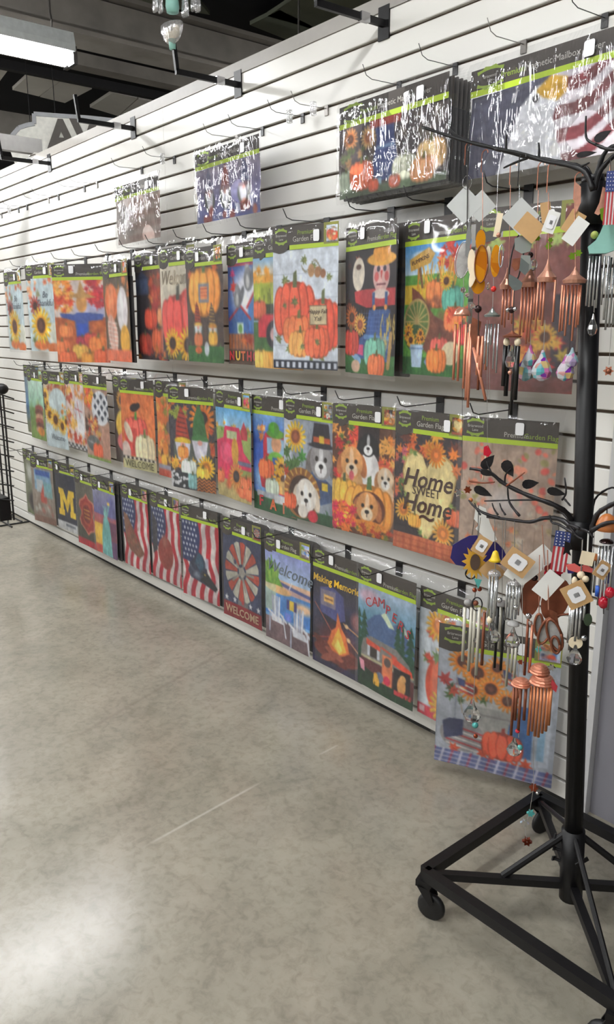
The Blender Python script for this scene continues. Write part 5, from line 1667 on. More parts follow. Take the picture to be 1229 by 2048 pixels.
NEAR = {'top': ('left of the farthest sunflower flag', 'right of the farthest sunflower flag', 'over the pale blue sunflower flag', 'left of the blue scarecrow with spread arms', 'over the blue scarecrow with spread arms', 'over the gourd flag',
                'over the dark barn flag', 'over the cream red pumpkin flag', 'over the orange pumpkin house flag', 'over the squirrel birdhouse flag', 'over the red truck flag', 'over the flag of five stacked pumpkins',
                'over the scarecrow in blue overalls', 'over the wheeled cornucopia flag', 'over the maroon leaf flag'),
        'middle': ('over the blue lake flag', 'over the sunflower wreath flag', 'over the gnome and leaves flag', 'left of the checked pumpkin flag', 'over the dark brown flower flag', 'over the crow on pumpkin flag', 'over the orange leafy flag',
                   'over the two bearded gnomes flag', 'over the pink truck flag', 'over the FALL flag', 'over the pilgrim hat dog flag', 'over the four puppies flag', 'over the Home Sweet Home flag', 'over the faded brown berry flag'),
        'lowest': ('over the far left dark green flag', 'over the grey flag with red house', 'over the yellow letter M flag', 'over the dark red badge flag', 'over the pale green statue flag', 'over the leftmost stars and stripes flag', 'over the middle stars and stripes flag',
                   'over the blue eagle flag', 'over the red and cream windmill flag', 'over the lakeside chairs flag', 'over the campfire flag', 'over the CAMPERS flag', 'over the pale pumpkin and sunflower flag')}
for row, z, Xs in (('top', 1.79, (-5.335, -4.94, -4.571, -4.29, -4.018, -3.731, -3.469, -3.218, -2.975, -2.743, -2.508, -2.229, -1.908, -1.665, -1.381)),
                   ('middle', 1.197, (-5.018, -4.753, -4.467, -4.193, -3.883, -3.658, -3.348, -3.073, -2.788, -2.513, -2.241, -1.953, -1.668, -1.389)),
                   ('lowest', .615, (-5.356, -5.09, -4.758, -4.431, -4.123, -3.803, -3.485, -3.142, -2.781, -2.443, -2.094, -1.827, -1.546))):
    for X, nr in zip(Xs, NEAR[row]):
        hook(X, z, .19, True, 'black wire hook ' + nr, 'hooks over the %s row of flags' % row)
ORD = ('leftmost', 'second from the left', 'third from the left', 'fourth from the left', 'fifth from the left', 'sixth from the left', 'seventh from the left', 'just left of the brown mailbox cover', 'over the brown mailbox cover',
       'over the three gnomes mailbox cover at its left', 'over the three gnomes mailbox cover at its right', 'left of two with clear clips', 'right of two with clear clips',
       'over the left of the scarecrow pumpkins cover', 'over the right of the scarecrow pumpkins cover', 'over the left of the eagle cover', 'over the right of the eagle cover')
for i, X in enumerate((-5.584, -5.261, -5.111, -4.757, -4.607, -4.246, -4.089, -3.587, -3.279, -2.783, -2.61, -2.365, -2.233, -1.886, -1.66, -1.425, -1.19)):
    hook(X, 2.16, .15, i % 3 != 0, 'thin hook in the upper groove, ' + ORD[i], 'hooks in the upper groove', i in (1, 8, 11, 12))


# ---------------------------------------------------------------- faceout brackets
def faceout(X, label, up=.10, L=.28):
    t = thing('wall_bracket', label, 'bracket', (X, 0, 2.349))
    MB().box((-.024, -.006, -.045), (.024, -.0005, .05)).box((-.02, -.0005, -.041), (.02, .013, -.035)).build('back_plate', M_BLACK, t)
    a = MB()
    a.bar((0, -.004, 0), (0, -L, -.004), .013, .02)
    a.build('arm', M_BLACK, t)
    MB().bar((0, -L + .006, .0), (0, -L - .006, up), .013, .014, (0, 1, 0)).build('upturned_end', M_BLACK, t)
    MB().box((-.0085, -.105, -.013), (.0085, -.07, .013)).build('chrome_joint', M_CHROME, t)
    return t


faceout(-1.958, 'black display arm on the wall top, nearest and cut by the top edge')
faceout(-2.766, 'black display arm holding the bird ornament pack near the wall top')
faceout(-3.653, 'black display arm in front of the white arched sign')
faceout(-4.703, 'black display arm at the left end below the steel strut')
faceout(-5.85, 'black display arm at the left picture edge')
# ornament pack hooked on the arm end
t = thing('ornament_pack', 'pale green and cream ornament in clear plastic on a display arm end', 'ornament', (-2.766, -.290, 2.437))
MB().ball((-.03, 0, .032), .02, 10, 1, .5, 1.1).ball((.03, 0, .032), .02, 10, 1, .5, 1.1).ball((0, 0, .022), .02, 10, 1, .5, 1).build('ornament_body', M_CREAM, t, True)
MB().lathe([(.016, .012), (.013, 0), (.012, -.02)], (0, 0, 0), 10).build('stem', M_TURQ, t, True)
MB().lathe([(.062, .06), (.06, .04), (.042, .012), (.015, -.005)], (0, 0, 0), 12, .5).build('clear_wrap', M_CLEAR, t, True)
# glass ornaments hanging by the beam
t = thing('hanging_ornament', 'teal and clear glass ornament hanging at the top edge by the beam', 'ornament', at(345, 12, -.3, 1))
k_ = depth(t.location) / FPX
MB().lathe([(6 * k_, 40 * k_), (13 * k_, 10 * k_), (14 * k_, -2 * k_), (12 * k_, -12 * k_)], (0, 0, 0), 10).build('teal_body', M_TURQ, t, True)
for dx, dz, r in ((-46, 6, 10), (-32, 2, 9), (34, -4, 12), (58, 4, 11), (68, 0, 10)):
    r *= k_
    MB().lathe([(r * .3, r * 2.4), (r * .8, r * .9), (r, -r * .6), (r * .8, -r * 1.4)], (dx * k_ * .6, dx * k_ * .5, dz * k_), 9, .5).build('glass_bell', M_CLEAR, t, True)
MB().bar((-50 * k_ * .6, -50 * k_ * .5, 40 * k_), (72 * k_ * .6, 72 * k_ * .5, 40 * k_), .004, .004).build('hanger_bar', M_HOOKW, t)
MB().tube([(0, 0, 40 * k_), (0, 0, 3.99 - t.location.z)], .002, 5).build('cord', M_CORD, t)

# ================================================================ RACK STAND
KR = (CAM[2] - FLOORZ) / CAM[2]     # the rack stands on the floor at this share of its first surveyed distance


def kr(p):
    return Vector(CAM) + (Vector(p) - Vector(CAM)) * KR


def yk(y):
    return CAM[1] + KR * (y - CAM[1])


Lc, Bc, Nc, Rc = kr((-1.112, -.624, .12)), kr((-1.125, -.132, .12)), kr((-.605, -.612, .12)), kr((-.62, -.125, .12))
base = kr((-.868, -.372, 0))
ptop = kr((-.954, -.375, 1.715))
rack = thing('display_rack', 'tall black rolling rack with square frame and twig arms for wind chimes', 'display rack', (base.x, base.y, FLOORZ))
RO = Vector((base.x, base.y, FLOORZ))


def rel(p):
    return tuple(Vector(p) - RO)


for a, b in ((Lc, Bc), (Bc, Rc), (Rc, Nc), (Nc, Lc)):
    MB().bar(rel(a), rel(b), .026, .026).build('frame_bar', M_BLACK, rack)
for a, b in ((Lc, Rc), (Bc, Nc)):
    MB().bar(rel(a + Vector((0, 0, -.004))), rel(b + Vector((0, 0, -.004))), .018, .018).build('cross_bar', M_BLACK, rack)
cen = Vector((base.x, base.y, .2 + FLOORZ))
for q, d in ((Lc, .46), (Rc, .5), (Bc, .9), (Nc, .95)):
    e = cen.lerp(q, d)
    e.z = Lc.z + .004
    s0 = Vector((base.x - .006, base.y, .262 + FLOORZ * .8))
    MB().tube([rel(s0), rel(e)], .0085 if d < .6 else .006, 8).build('brace', M_BLACK, rack)
MB().tube([rel((base.x + .004, base.y, .075 + FLOORZ)), rel((base.x - .004, base.y, .262 + FLOORZ * .8))], .0265, 20).build('sleeve', M_BLACK, rack, True)
MB().tube([rel((base.x - .003, base.y, .29)), rel(ptop)], .0205, 20).build('pole', M_BLACK, rack, True)
for z, a in ((.19, 200), (.225, 205), (.20, 330), (.16, 195)):
    c, s_ = math.cos(math.radians(a)), math.sin(math.radians(a))
    k = MB().tube([(c * .02, s_ * .02, z), (c * .045, s_ * .045, z)], .004, 8)
    k.bar((c * .042 - s_ * .014, s_ * .042 + c * .014, z + .008), (c * .042 + s_ * .014, s_ * .042 - c * .014, z - .008), .003, .01)
    k.build('wing_screw', M_BLACK, rack)
for q, an in ((Lc, 20), (Bc, 80), (Nc, 200), (Rc, 140)):
    M = Matrix.Translation(Vector(rel(q))) @ Matrix.Rotation(math.radians(an), 4, 'Z')
    cs = MB()
    cs.prism([(-.006, -.022), (.018, -.03), (.03, -.06), (.024, -.075), (.002, -.05), (-.012, -.03)], .005, M @ Matrix.Translation((0, -.017, 0)))
    cs.prism([(-.006, -.022), (.018, -.03), (.03, -.06), (.024, -.075), (.002, -.05), (-.012, -.03)], .005, M @ Matrix.Translation((0, .012, 0)))
    cs.box((-.016, -.017, -.03), (.02, .017, -.013), M)
    c_ = cs.build('caster', M_BLACK, rack)
    wh = MB()
    R_ = M @ Matrix.Translation((.02, 0, -.085)) @ Matrix.Rotation(math.pi / 2, 4, 'X')
    wh.lathe([(.028, .009), (.033, .006), (.035, 0), (.033, -.006), (.028, -.009)], (0, 0, 0), 20, 1.0, R_)
    wh.build('wheel', mat('black_rubber', (16, 16, 18), .5), c_, True)


def arm(pts, Y, r0, r1, name='branch', m=M_DARKMETAL, Ys=None):
    P3 = []
    for i, (x, y) in enumerate(pts):
        yy = yk(Ys[i] if Ys else Y)
        P3.append(Vector(at(x, y, yy)))
    # smooth the path
    out = []
    for i in range(len(P3) - 1):
        p0, p1, p2, p3 = P3[max(i - 1, 0)], P3[i], P3[i + 1], P3[min(i + 2, len(P3) - 1)]
        for k in range(4):
            t_ = k / 4
            out.append(.5 * ((2 * p1) + (p2 - p0) * t_ + (2 * p0 - 5 * p1 + 4 * p2 - p3) * t_ ** 2 + (3 * p1 - p0 - 3 * p2 + p3) * t_ ** 3))
    out.append(P3[-1])
    n = len(out)
    r0 *= .78
    r1 *= .85
    return MB().tube([rel(p) for p in out], [(1 + .12 * math.sin(i * 2.3)) * (r0 + (r1 - r0) * i / (n - 1)) for i in range(n)], 7).build(name, m, rack, True)


def twig_leaf(x, y, Y, L, W_, rot):
    c = Vector(at(x, y, yk(Y)))
    L *= .82
    W_ *= .85
    p = []
    for k in range(12):
        a = 2 * math.pi * k / 12
        rr = 1.0 if k else 1.25
        p.append((L * rr * math.cos(a), W_ * math.sin(a) * (1 - .35 * math.cos(a))))
    M = Matrix.Translation(Vector(rel(c))) @ Matrix.Rotation(math.radians(33), 4, 'Z') @ Matrix.Rotation(-rot, 4, 'Y')
    return MB().prism(p[::-1], .002, M).build('metal_leaf', M_DARKMETAL, rack)


YT = -.40
# upper tier, all arms spring from the pole head
MB().tube([rel(ptop), rel(ptop + Vector((-.002, 0, .012)))], .022, 20).build('pole_cap', M_BLACK, rack, True)
arm([(1187, 380), (1180, 352), (1160, 335), (1125, 326), (1060, 314), (1000, 299), (935, 283), (893, 270), (845, 254)], 0, .0085, .0035, Ys=[-.375, -.38, -.385, -.39, -.40, -.41, -.42, -.43, -.44], m=M_BLACK)
arm([(1187, 380), (1172, 345), (1135, 330), (1090, 322), (1040, 306), (990, 297)], -.43, .0075, .003, m=M_BLACK)
arm([(1060, 314), (1025, 328), (1008, 336)], YT, .004, .002, 'twig', M_BLACK)
arm([(1013, 302), (1013, 285), (1014, 270)], YT, .004, .002, 'twig', M_BLACK)
arm([(1078, 318), (1079, 300), (1078, 285)], YT, .004, .002, 'twig', M_BLACK)
arm([(935, 283), (915, 272), (900, 258)], YT, .004, .002, 'twig', M_BLACK)
arm([(1187, 380), (1183, 350), (1172, 330)], -.37, .007, .002, 'twig', M_BLACK)
arm([(1190, 380), (1200, 345), (1220, 320), (1245, 300)], -.42, .008, .004, m=M_BLACK)
arm([(1190, 380), (1194, 350), (1215, 300), (1260, 285)], -.33, .008, .004, m=M_BLACK)
arm([(1150, 338), (1170, 330), (1180, 325)], YT, .003, .0015, 'twig', M_BLACK)
arm([(1195, 290), (1176, 280), (1172, 262), (1173, 232)], -.45, .0035, .002, 'twig', M_BLACK)
arm([(1245, 300), (1215, 298), (1195, 290)], -.45, .0045, .0035, 'twig', M_BLACK)
twig_leaf(1205, 272, -.45, .018, .009, .5)
twig_leaf(1172, 308, -.45, .02, .006, .1)
MB().tube([rel(ptop.lerp(base, .048)), rel(ptop)], .026, 18).build('head_collar', M_BLACK, rack, True)
# lower tier
hub = Vector(at(1160, 1068, yk(-.375)))
MB().tube([rel(hub + Vector((.001, 0, -.03))), rel(hub + Vector((-.001, 0, .03)))], .028, 18).build('collar', M_BLACK, rack, True)
arm([(1150, 1060), (1138, 1030), (1110, 1010), (1060, 992), (1010, 968), (985, 948), (960, 940), (940, 937)], 0, .008, .0035, Ys=[-.38, -.40, -.43, -.45, -.47, -.48, -.49, -.5])
arm([(1150, 1062), (1125, 1040), (1090, 1036), (1060, 1044), (1010, 1038), (975, 1034)], -.46, .0075, .003)
arm([(1000, 1036), (968, 1026), (948, 1012), (938, 1000)], -.46, .005, .002)
arm([(985, 948), (978, 934), (974, 922)], -.48, .003, .002, 'twig')
arm([(1010, 968), (1012, 950), (1022, 938)], -.47, .003, .002, 'twig')
arm([(1013, 972), (1030, 960), (1050, 945)], -.47, .003, .0015, 'twig', M_RUST)
arm([(940, 962), (965, 966), (990, 964)], -.48, .003, .002, 'twig', M_RUST)
arm([(1040, 1032), (1020, 1005), (1016, 975)], -.46, .004, .002, 'twig')
for x in (950, 985, 1000):
    arm([(x + 12, 1030), (x + 4, 1018), (x, 1006)], -.46, .003, .0015, 'twig')
arm([(1125, 1000), (1133, 985), (1130, 955)], -.42, .0032, .0018, 'twig')
arm([(1130, 998), (1140, 1010), (1141, 1012)], -.42, .003, .0018, 'twig')
arm([(1185, 1058), (1195, 1030), (1215, 1014), (1245, 1000)], -.42, .008, .005)
arm([(1183, 1062), (1215, 1046), (1250, 1044)], -.44, .007, .004)
arm([(1185, 1052), (1190, 1000), (1225, 975), (1250, 990)], -.34, .004, .002, 'twig')
arm([(1150, 1050), (1100, 1005), (1060, 1000), (970, 1002)], -.36, .004, .002, 'twig')
arm([(1150, 1068), (1120, 1050), (1105, 1045), (1100, 1030)], -.5, .004, .002, 'twig')
arm([(1160, 1058), (1140, 1050), (1155, 1072), (1166, 1078)], -.52, .0045, .002, 'twig')
arm([(1160, 1058), (1175, 1062), (1188, 1075)], -.5, .0045, .002, 'twig')
for x, y, Y, L, W_, r in ((976, 925, -.48, .022, .013, .9), (1017, 936, -.47, .022, .014, -1.0), (965, 983, -.48, .024, .011, -.4), (1060, 968, -.4, .02, .012, .2), (1112, 984, -.42, .022, .01, -.2), (975, 946, -.5, .018, .008, -.2)):
    twig_leaf(x, y, Y, L, W_, r)


# ================================================================ WIND CHIMES
FACE = math.radians(34)


class Chime:
    def __init__(s, name, label, cat, hx, hy, Y, group=None):
        s.Y = yk(Y)
        s.o = Vector(at(hx, hy, s.Y))
        s.t = thing(name, label, cat, s.o, 0, group)
        s.s = depth(s.o) / FPX

    def p(s, x, y, Y=None):
        return Vector(at(x, y, s.Y if Y is None else (yk(Y) if abs(Y + .43) < .045 and Y in (-.41, -.45) else Y))) - s.o

    def hang(s, x, y0, y1, Y=None):
        a = Vector(at(x, y0, s.Y if Y is None else Y))
        return a - s.o, Vector((a.x, a.y, z_at(a, y1))) - s.o

    def cord(s, pts, m=M_CORD, r=.0007, name='cord', Y=None):
        MB().tube([s.p(x, y, Y) for x, y in pts], r, 5).build(name, m, s.t)
        return s

    def hook(s, x, y0, y1, m=M_COPPER):
        a, b = s.hang(x, y0, y1)
        h = (a - b).z
        r = min(.008, h * .3)
        pts = [b]
        pts.append(a + Vector((0, 0, -r)))
        for k in range(6):
            t_ = math.pi * k / 5
            pts.append(a + Vector((r - r * math.cos(t_), r * .3 * math.sin(t_), -r + r * math.sin(t_))) + Vector((0, 0, 0)))
        MB().tube(pts, .0011, 5).build('wire_hook', m, s.t)
        return s

    def tube(s, x, y0, y1, rp, m, Y=None, tilt=None):
        a, b = s.hang(x, y0, y1, Y)
        if tilt:
            b = s.p(*tilt, Y)
        MB().tube([a, b], rp * s.s, 10).build('chime_tube', m, s.t, True)
        return s

    def cap(s, x, y, rp, hp, m, kind='dome', name='cap'):
        c = s.p(x, y)
        r, h = rp * s.s, hp * s.s
        if kind == 'dome':
            pr = [(r * math.sin(i * math.pi / 12), h * math.cos(i * math.pi / 12)) for i in range(7)]
            pr[0] = (r * .04, h)
        elif kind == 'roof':
            pr = [(r * .06, h), (r * .14, h * .75), (r * .45, h * .35), (r, 0), (r * .92, -h * .25)]
        elif kind == 'bell':
            pr = [(r * .1, h), (r * .4, h * .85), (r * .6, h * .4), (r * .75, h * .1), (r, -h * .1)]
        else:   # ribbed
            pr = []
            for i in range(13):
                t_ = i / 12 * math.pi / 2
                k = 1 + (.06 if i % 2 else -.03)
                pr.append((max(r * .05, r * math.sin(t_) * k), h * math.cos(t_)))
        MB().lathe(pr, c, 16).build(name, m, s.t, kind in ('dome', 'bell'))
        return s

    def bead(s, x, y, rp, m, name='bead', sz=1.0, sx=1.0, Y=None):
        MB().ball(s.p(x, y, Y), rp * s.s, 12, sx, 1, sz).build(name, m, s.t, True)
        return s

    def star(s, x, y, rp, m, name='star_bead'):
        c = s.p(x, y)
        mb = MB()
        M = Matrix.Translation(c) @ Matrix.Rotation(FACE, 4, 'Z')
        p = []
        for k in range(12):
            r = rp * s.s * (1 if k % 2 == 0 else .6)
            p.append((r * math.cos(k * math.pi / 6), r * math.sin(k * math.pi / 6)))
        mb.prism(p[::-1], rp * s.s * .8, M)
        mb.build(name, m, s.t)
        return s

    def drop(s, x, y0, y1, m=M_CRYSTAL, w=.42):
        a, b = s.hang(x, y0, y1)
        h = (a - b).z
        r = h * w / 2 * 1.6
        r = min(r, h * .36)
        MB().lathe([(r * .12, 0), (r * .35, -h * .25), (r * .8, -h * .5), (r, -h * .7), (r * .75, -h * .9), (r * .2, -h)], a, 8, .6, Matrix.Rotation(.5, 3, 'Z')).build('crystal_drop', m, s.t)
        return s

    def _shape(s, x, y, poly, m, name, thick=.003, dy=0.0, face=FACE, smooth=False):
        """poly in px relative to centre (x right, y down)"""
        c = s.p(x, y, s.Y + dy)
        M = Matrix.Translation(c) @ Matrix.Rotation(face, 4, 'Z')
        k = s.s
        pp = [(u * k, -v * k) for u, v in poly]
        ar = sum(pp[i][0] * pp[(i + 1) % len(pp)][1] - pp[(i + 1) % len(pp)][0] * pp[i][1] for i in range(len(pp)))
        if ar > 0:
            pp = pp[::-1]
        return MB().prism(pp, thick, M).build(name, m, s.t)

    def shape(s, *a, **k):
        s._shape(*a, **k)
        return s

    def disc(s, x, y, rx, ry, m, name='disc', rot=0.0, thick=.003, dy=0.0, n=20):
        c, q = math.cos(rot), math.sin(rot)
        s.shape(x, y, [(rx * math.cos(a) * c - ry * math.sin(a) * q, rx * math.cos(a) * q + ry * math.sin(a) * c) for a in [2 * math.pi * k / n for k in range(n)]], m, name, thick, dy)
        return s

    def card(s, x, y, w, h, rot, m, label=None, dy=0.0, sticker_=False, name='tag_card'):
        r = math.radians(rot)
        c, q = math.cos(r), math.sin(r)

        def rc(w, h, q_=.03):
            k = min(w, h) * q_
            return [(u * c - v * q, u * q + v * c) for u, v in ((-w / 2 + k, -h / 2), (w / 2 - k, -h / 2), (w / 2, -h / 2 + k), (w / 2, h / 2 - k), (w / 2 - k, h / 2), (-w / 2 + k, h / 2), (-w / 2, h / 2 - k), (-w / 2, -h / 2 + k))]
        o = s._shape(x, y, rc(w, h), m, name, .0008, dy)
        if label:
            o['label'] = label
        if sticker_:
            st_ = s._shape(x, y, rc(w * .62, h * .62, .16), M_STICK, 'barcode_label', .0004, dy - .0012)
            st_.parent = o
            bars = MB()
            M = Matrix.Translation(s.p(x, y, s.Y + dy - .0018)) @ Matrix.Rotation(FACE, 4, 'Z') @ Matrix.Rotation(r, 4, 'Y')
            for i in range(7):
                u = (i - 3) * w * .035 * s.s
                bars.box((u, 0, -h * .1 * s.s), (u + w * (.012 + .008 * (i % 2)) * s.s, .0002, h * .08 * s.s), M)
            bs = bars.build('barcode', M_INKD, s.t)
            bs.parent = o
        return s

    def ring(s, x, y, rx, ry, m, name='ring', r=.0014, rot=0.0, dy=0.0):
        pts = []
        c0 = s.p(x, y, s.Y + dy)
        for k in range(21):
            a = 2 * math.pi * k / 20
            u, v = rx * math.cos(a), ry * math.sin(a)
            u, v = u * math.cos(rot) - v * math.sin(rot), u * math.sin(rot) + v * math.cos(rot)
            pts.append(c0 + Vector((u * math.cos(FACE), u * math.sin(FACE), -v)) * s.s)
        MB().tube(pts, r, 6).build(name, m, s.t, True)
        return s

    def usflag(s, x, y, w, h, rot=0.0):
        q = math.radians(rot)

        def R_(pts):
            return [(u * math.cos(q) - v * math.sin(q), u * math.sin(q) + v * math.cos(q)) for u, v in pts]
        o = s._shape(x, y, R_([(-w / 2, -h / 2), (w / 2, -h / 2), (w / 2, h / 2), (-w / 2, h / 2)]), M_FLAGWHITE, 'flag_cloth', .001)
        n = 7
        for i in range(0, n, 1):
            u0 = -w / 2 + w * i / n
            if i % 2 == 0:
                f = s._shape(x, y, R_([(u0, -h / 2), (u0 + w / n, -h / 2), (u0 + w / n, h / 2), (u0, h / 2)]), M_FLAGRED, 'red_stripe', .0004, -.0008)
                f.parent = o
        f = s._shape(x, y, R_([(-w / 2, -h / 2), (w * .5, -h / 2), (w * .5, -h * .12), (-w / 2, -h * .12)]), M_FLAGBLUE, 'blue_canton', .0004, -.0016)
        f.parent = o
        st_ = MB()
        M = Matrix.Translation(s.p(x, y, s.Y - .0024)) @ Matrix.Rotation(FACE, 4, 'Z')
        for i in range(4):
            for j in range(5):
                u, v = R_([(-w / 2 + w * (.14 + .24 * i), -h / 2 + h * .38 * (.12 + .19 * j))])[0]
                a = w * .05 * s.s
                st_.prism([(u * s.s + a * math.cos(k * 1.2566), -v * s.s + a * math.sin(k * 1.2566)) for k in range(5)][::-1], .0003, M)
        f = st_.build('white_stars', M_FLAGWHITE, s.t)
        f.parent = o
        return s


G = None
# ---- upper tier
c = Chime('wind_chime', 'leftmost copper tube chime with grey agate discs under a pale card', 'wind chime', 932, 285, -.42)
c.hook(932, 285, 330, M_COPPERB).ring(935, 365, 9, 13, M_CHROME, r=.0006).cord([(936, 330), (935, 480)], M_CORDD, .0012)
c.card(930, 410, 52, 52, 45, M_GREYCARD, 'pale grey card').card(962, 412, 44, 44, 48, M_GREYCARD, 'small pale grey card', .02)
c.disc(926, 520, 13, 34, M_AGATE, 'agate_slice', .1).disc(944, 525, 8, 26, M_CREAM, 'agate_slice', -.05, dy=-.01).ring(926, 520, 15, 36, M_SILVER, 'silver_rim', rot=.1)
c.shape(938, 470, [(0, -30), (6, 0), (2, 45), (-5, 40), (-5, 0)], M_SILVER, 'silver_ribbon', .001)
c.bead(927, 580, 6, M_CRYSTAL, 'crystal_bead').bead(935, 590, 5, M_CRYSTAL, 'crystal_bead').cord([(928, 555), (928, 620)])
c.cap(925, 632, 18, 18, M_ROSE, 'dome').cord([(925, 632), (925, 655)])
for x, y1 in ((912, 760), (921, 762), (933, 777), (941, 795)):
    c.tube(x, 648, y1, 2.8, M_COPPER)
c.cord([(926, 640), (925, 960)], M_CORDD, .0005)
c.star(918, 986, 10, M_CRYSTAL, 'crystal_flower').star(936, 980, 9, M_COPBEAD, 'copper_flower').bead(942, 1000, 5, M_ORANGE)

c = Chime('wind_chime', 'copper tube chime under an amber flower shape with one swinging tube', 'wind chime', 965, 290, -.42)
c.hook(965, 300, 345, M_COPPERB).cord([(966, 345), (966, 460)], M_ROSE, .0008)
c.disc(962, 480, 10, 20, M_AMBERGLASS, 'amber_petal').disc(963, 528, 12, 36, M_AMBERGLASS, 'amber_disc', dy=-.008).disc(957, 570, 14, 18, M_AMBERGLASS, 'amber_petal').disc(976, 520, 6, 28, M_CREAM, 'shell_petal', dy=.006).disc(948, 545, 7, 30, M_CREAM, 'shell_petal', .2, dy=-.012)
c.ring(963, 528, 13, 37, M_COPPERB, 'copper_rim', dy=-.01)
c.cord([(958, 590), (957, 700)], M_CORDD, .0012).bead(957, 618, 8, M_DARKBEAD).bead(946, 612, 6, M_CRYSTAL, 'crystal_bead')
c.shape(953, 668, [(-10, -35), (10, -25), (6, 0), (14, 12), (4, 40), (-8, 20), (-12, 0)], M_COPPERB, 'twisted_metal_leaf', .004)
for x, y1 in ((958, 690 + 60), (966, 700 + 60), (975, 740), (943, 815)):
    c.tube(x, 672, y1, 3, M_COPPER)
c.tube(948, 695, 820, 3.2, M_COPPER, tilt=(972, 800)).tube(960, 710, 780, 3, M_COPPERB)
c.tube(938, 665, 800, 2.6, M_COPPER)

c = Chime('wind_chime', 'silver tube chime with a red bead under an amber disc', 'wind chime', 992, 297, -.43)
c.cord([(1005, 300), (997, 350), (994, 440)], M_CHROME, .0007).card(997, 450, 12, 46, 8, M_CREAM, 'narrow cream card')
c.disc(992, 522, 10, 32, M_AMBERGLASS, 'amber_disc').ring(1003, 512, 4, 22, M_SILVER, 'silver_rim').bead(998, 470, 5, M_ROSE)
c.bead(988, 578, 6, M_REDBEAD, 'red_bead').bead(977, 572, 4, M_CRYSTAL, 'crystal_bead', 2).cord([(988, 555), (986, 620)])
c.cap(985, 630, 17, 16, M_GREYGLASS, 'roof', 'glass_roof')
for x, y1 in ((973, 728), (979, 733), (984, 690), (991, 738), (998, 746)):
    c.tube(x, 648, y1, 1.9, M_SILVER)
c.cord([(980, 640), (980, 800)], M_CORD, .0004)

c = Chime('wind_chime', 'black tube chime with bronze roof under pieces of grey glass', 'wind chime', 1040, 310, -.44)
c.hook(1040, 308, 372, M_BLACK).cord([(1040, 370), (1040, 400)], M_CHROME, .0009)
c.card(1042, 433, 52, 52, 44, M_GREYCARD, 'large pale card hung by its corner', -.01).card(1060, 455, 50, 40, 40, M_KRAFT, 'brown backing card')
c.ring(1034, 520, 12, 52, M_BLACK, 'wire_outline', r=.0016, rot=.12)
c.shape(1047, 495, [(-18, -18), (0, -24), (18, -10), (14, 8), (-2, 12), (-16, 4)], M_GREYGLASS, 'glass_piece', .006).shape(1050, 530, [(-8, -20), (10, -18), (14, 6), (2, 20), (-10, 10)], M_GREYGLASS, 'glass_piece', .006).shape(1034, 562, [(-16, -14), (0, -6), (12, 4), (10, 16), (-4, 20), (-16, 6)], M_GREYGLASS, 'glass_piece', .006)
c.shape(1034, 528, [(-8, -10), (6, -12), (8, 8), (-2, 14), (-10, 4)], M_COPPERB, 'bronze_piece', .004)
c.cord([(1029, 580), (1027, 665)], M_CORDD, .0011).bead(1024, 620, 7, M_DARKBEAD).bead(1017, 620, 5, M_CHROME, 'silver_bead').bead(1031, 618, 5, M_CHROME, 'silver_bead')
c.cap(1025, 672, 20, 12, M_COPPERB, 'roof', 'bronze_roof').bead(1014, 684, 7, M_CREAM, 'cream_stopper', 1.3).bead(1036, 684, 7, M_CREAM, 'cream_stopper', 1.3)
c.tube(1012, 690, 772, 5, M_BLACKTUBE).tube(1018, 690, 792, 5, M_BLACKTUBE, -.41).tube(1037, 692, 800, 5, M_BLACKTUBE).tube(1031, 690, 830, 3.8, M_BLACKTUBE, -.41)
c.drop(1024, 690, 738, M_CRYSTAL, .3).bead(1021, 745, 5, M_ROSE)

c = Chime('wind_chime', 'small copper tube chime with pink leaf hanging behind the black tubes', 'wind chime', 1018, 318, -.37)
c.hook(1022, 325, 370, M_COPPER).cord([(1022, 370), (1018, 560)], M_ROSE, .0007).cap(1014, 570, 14, 34, M_ROSE, 'roof', 'copper_leaf_roof')
for x, y1 in ((1008, 650), (1014, 655), (1021, 640), (1028, 648)):
    c.tube(x, 575, y1, 2.0, M_COPPER)

c = Chime('wind_chime', 'copper tube chime with green beads and two shining crystal drops', 'wind chime', 1098, 322, -.43)
c.hook(1098, 325, 385, M_COPPER).cord([(1098, 385), (1098, 560)], M_ROSE, .0008).card(1103, 444, 24, 42, 18, M_PAPER, 'narrow white tag', -.01, True).card(1093, 425, 20, 40, -10, M_KRAFT, 'brown tag')
c.star(1098, 492, 8, M_GREENBEAD, 'green_star').star(1102, 480, 6, M_GREENBEAD, 'green_star').cap(1095, 555, 20, 36, M_ROSE, 'roof', 'copper_leaf_roof')
for x, y1 in ((1078, 662), (1091, 652), (1112, 644), (1085, 640)):
    c.tube(x, 560, y1, 2.2, M_COPPER)
c.cord([(1091, 640), (1088, 700)]).drop(1087, 700, 762, M_IRID)

c = Chime('wind_chime', 'copper tube chime with a green bead right of the grey glass', 'wind chime', 1078, 320, -.40)
c.hook(1078, 324, 380, M_COPPER).cord([(1078, 380), (1070, 560)], M_ROSE, .0008).star(1076, 476, 7, M_GREENBEAD, 'green_star').bead(1062, 510, 6, M_DARKBEAD)
c.cap(1060, 565, 20, 38, M_ROSE, 'roof', 'copper_leaf_roof').bead(1068, 530, 8, M_CRYSTAL, 'glass_bead', 1.5).bead(1059, 558, 5, M_BLUE, 'blue_bead')
for x, y1 in ((1046, 672), (1053, 665), (1060, 688), (1066, 684), (1072, 640)):
    c.tube(x, 572, y1, 2.3, M_COPPER)
c.cord([(1062, 640), (1062, 695)]).drop(1062, 690, 735, M_IRID).drop(1054, 705, 762, M_IRID)

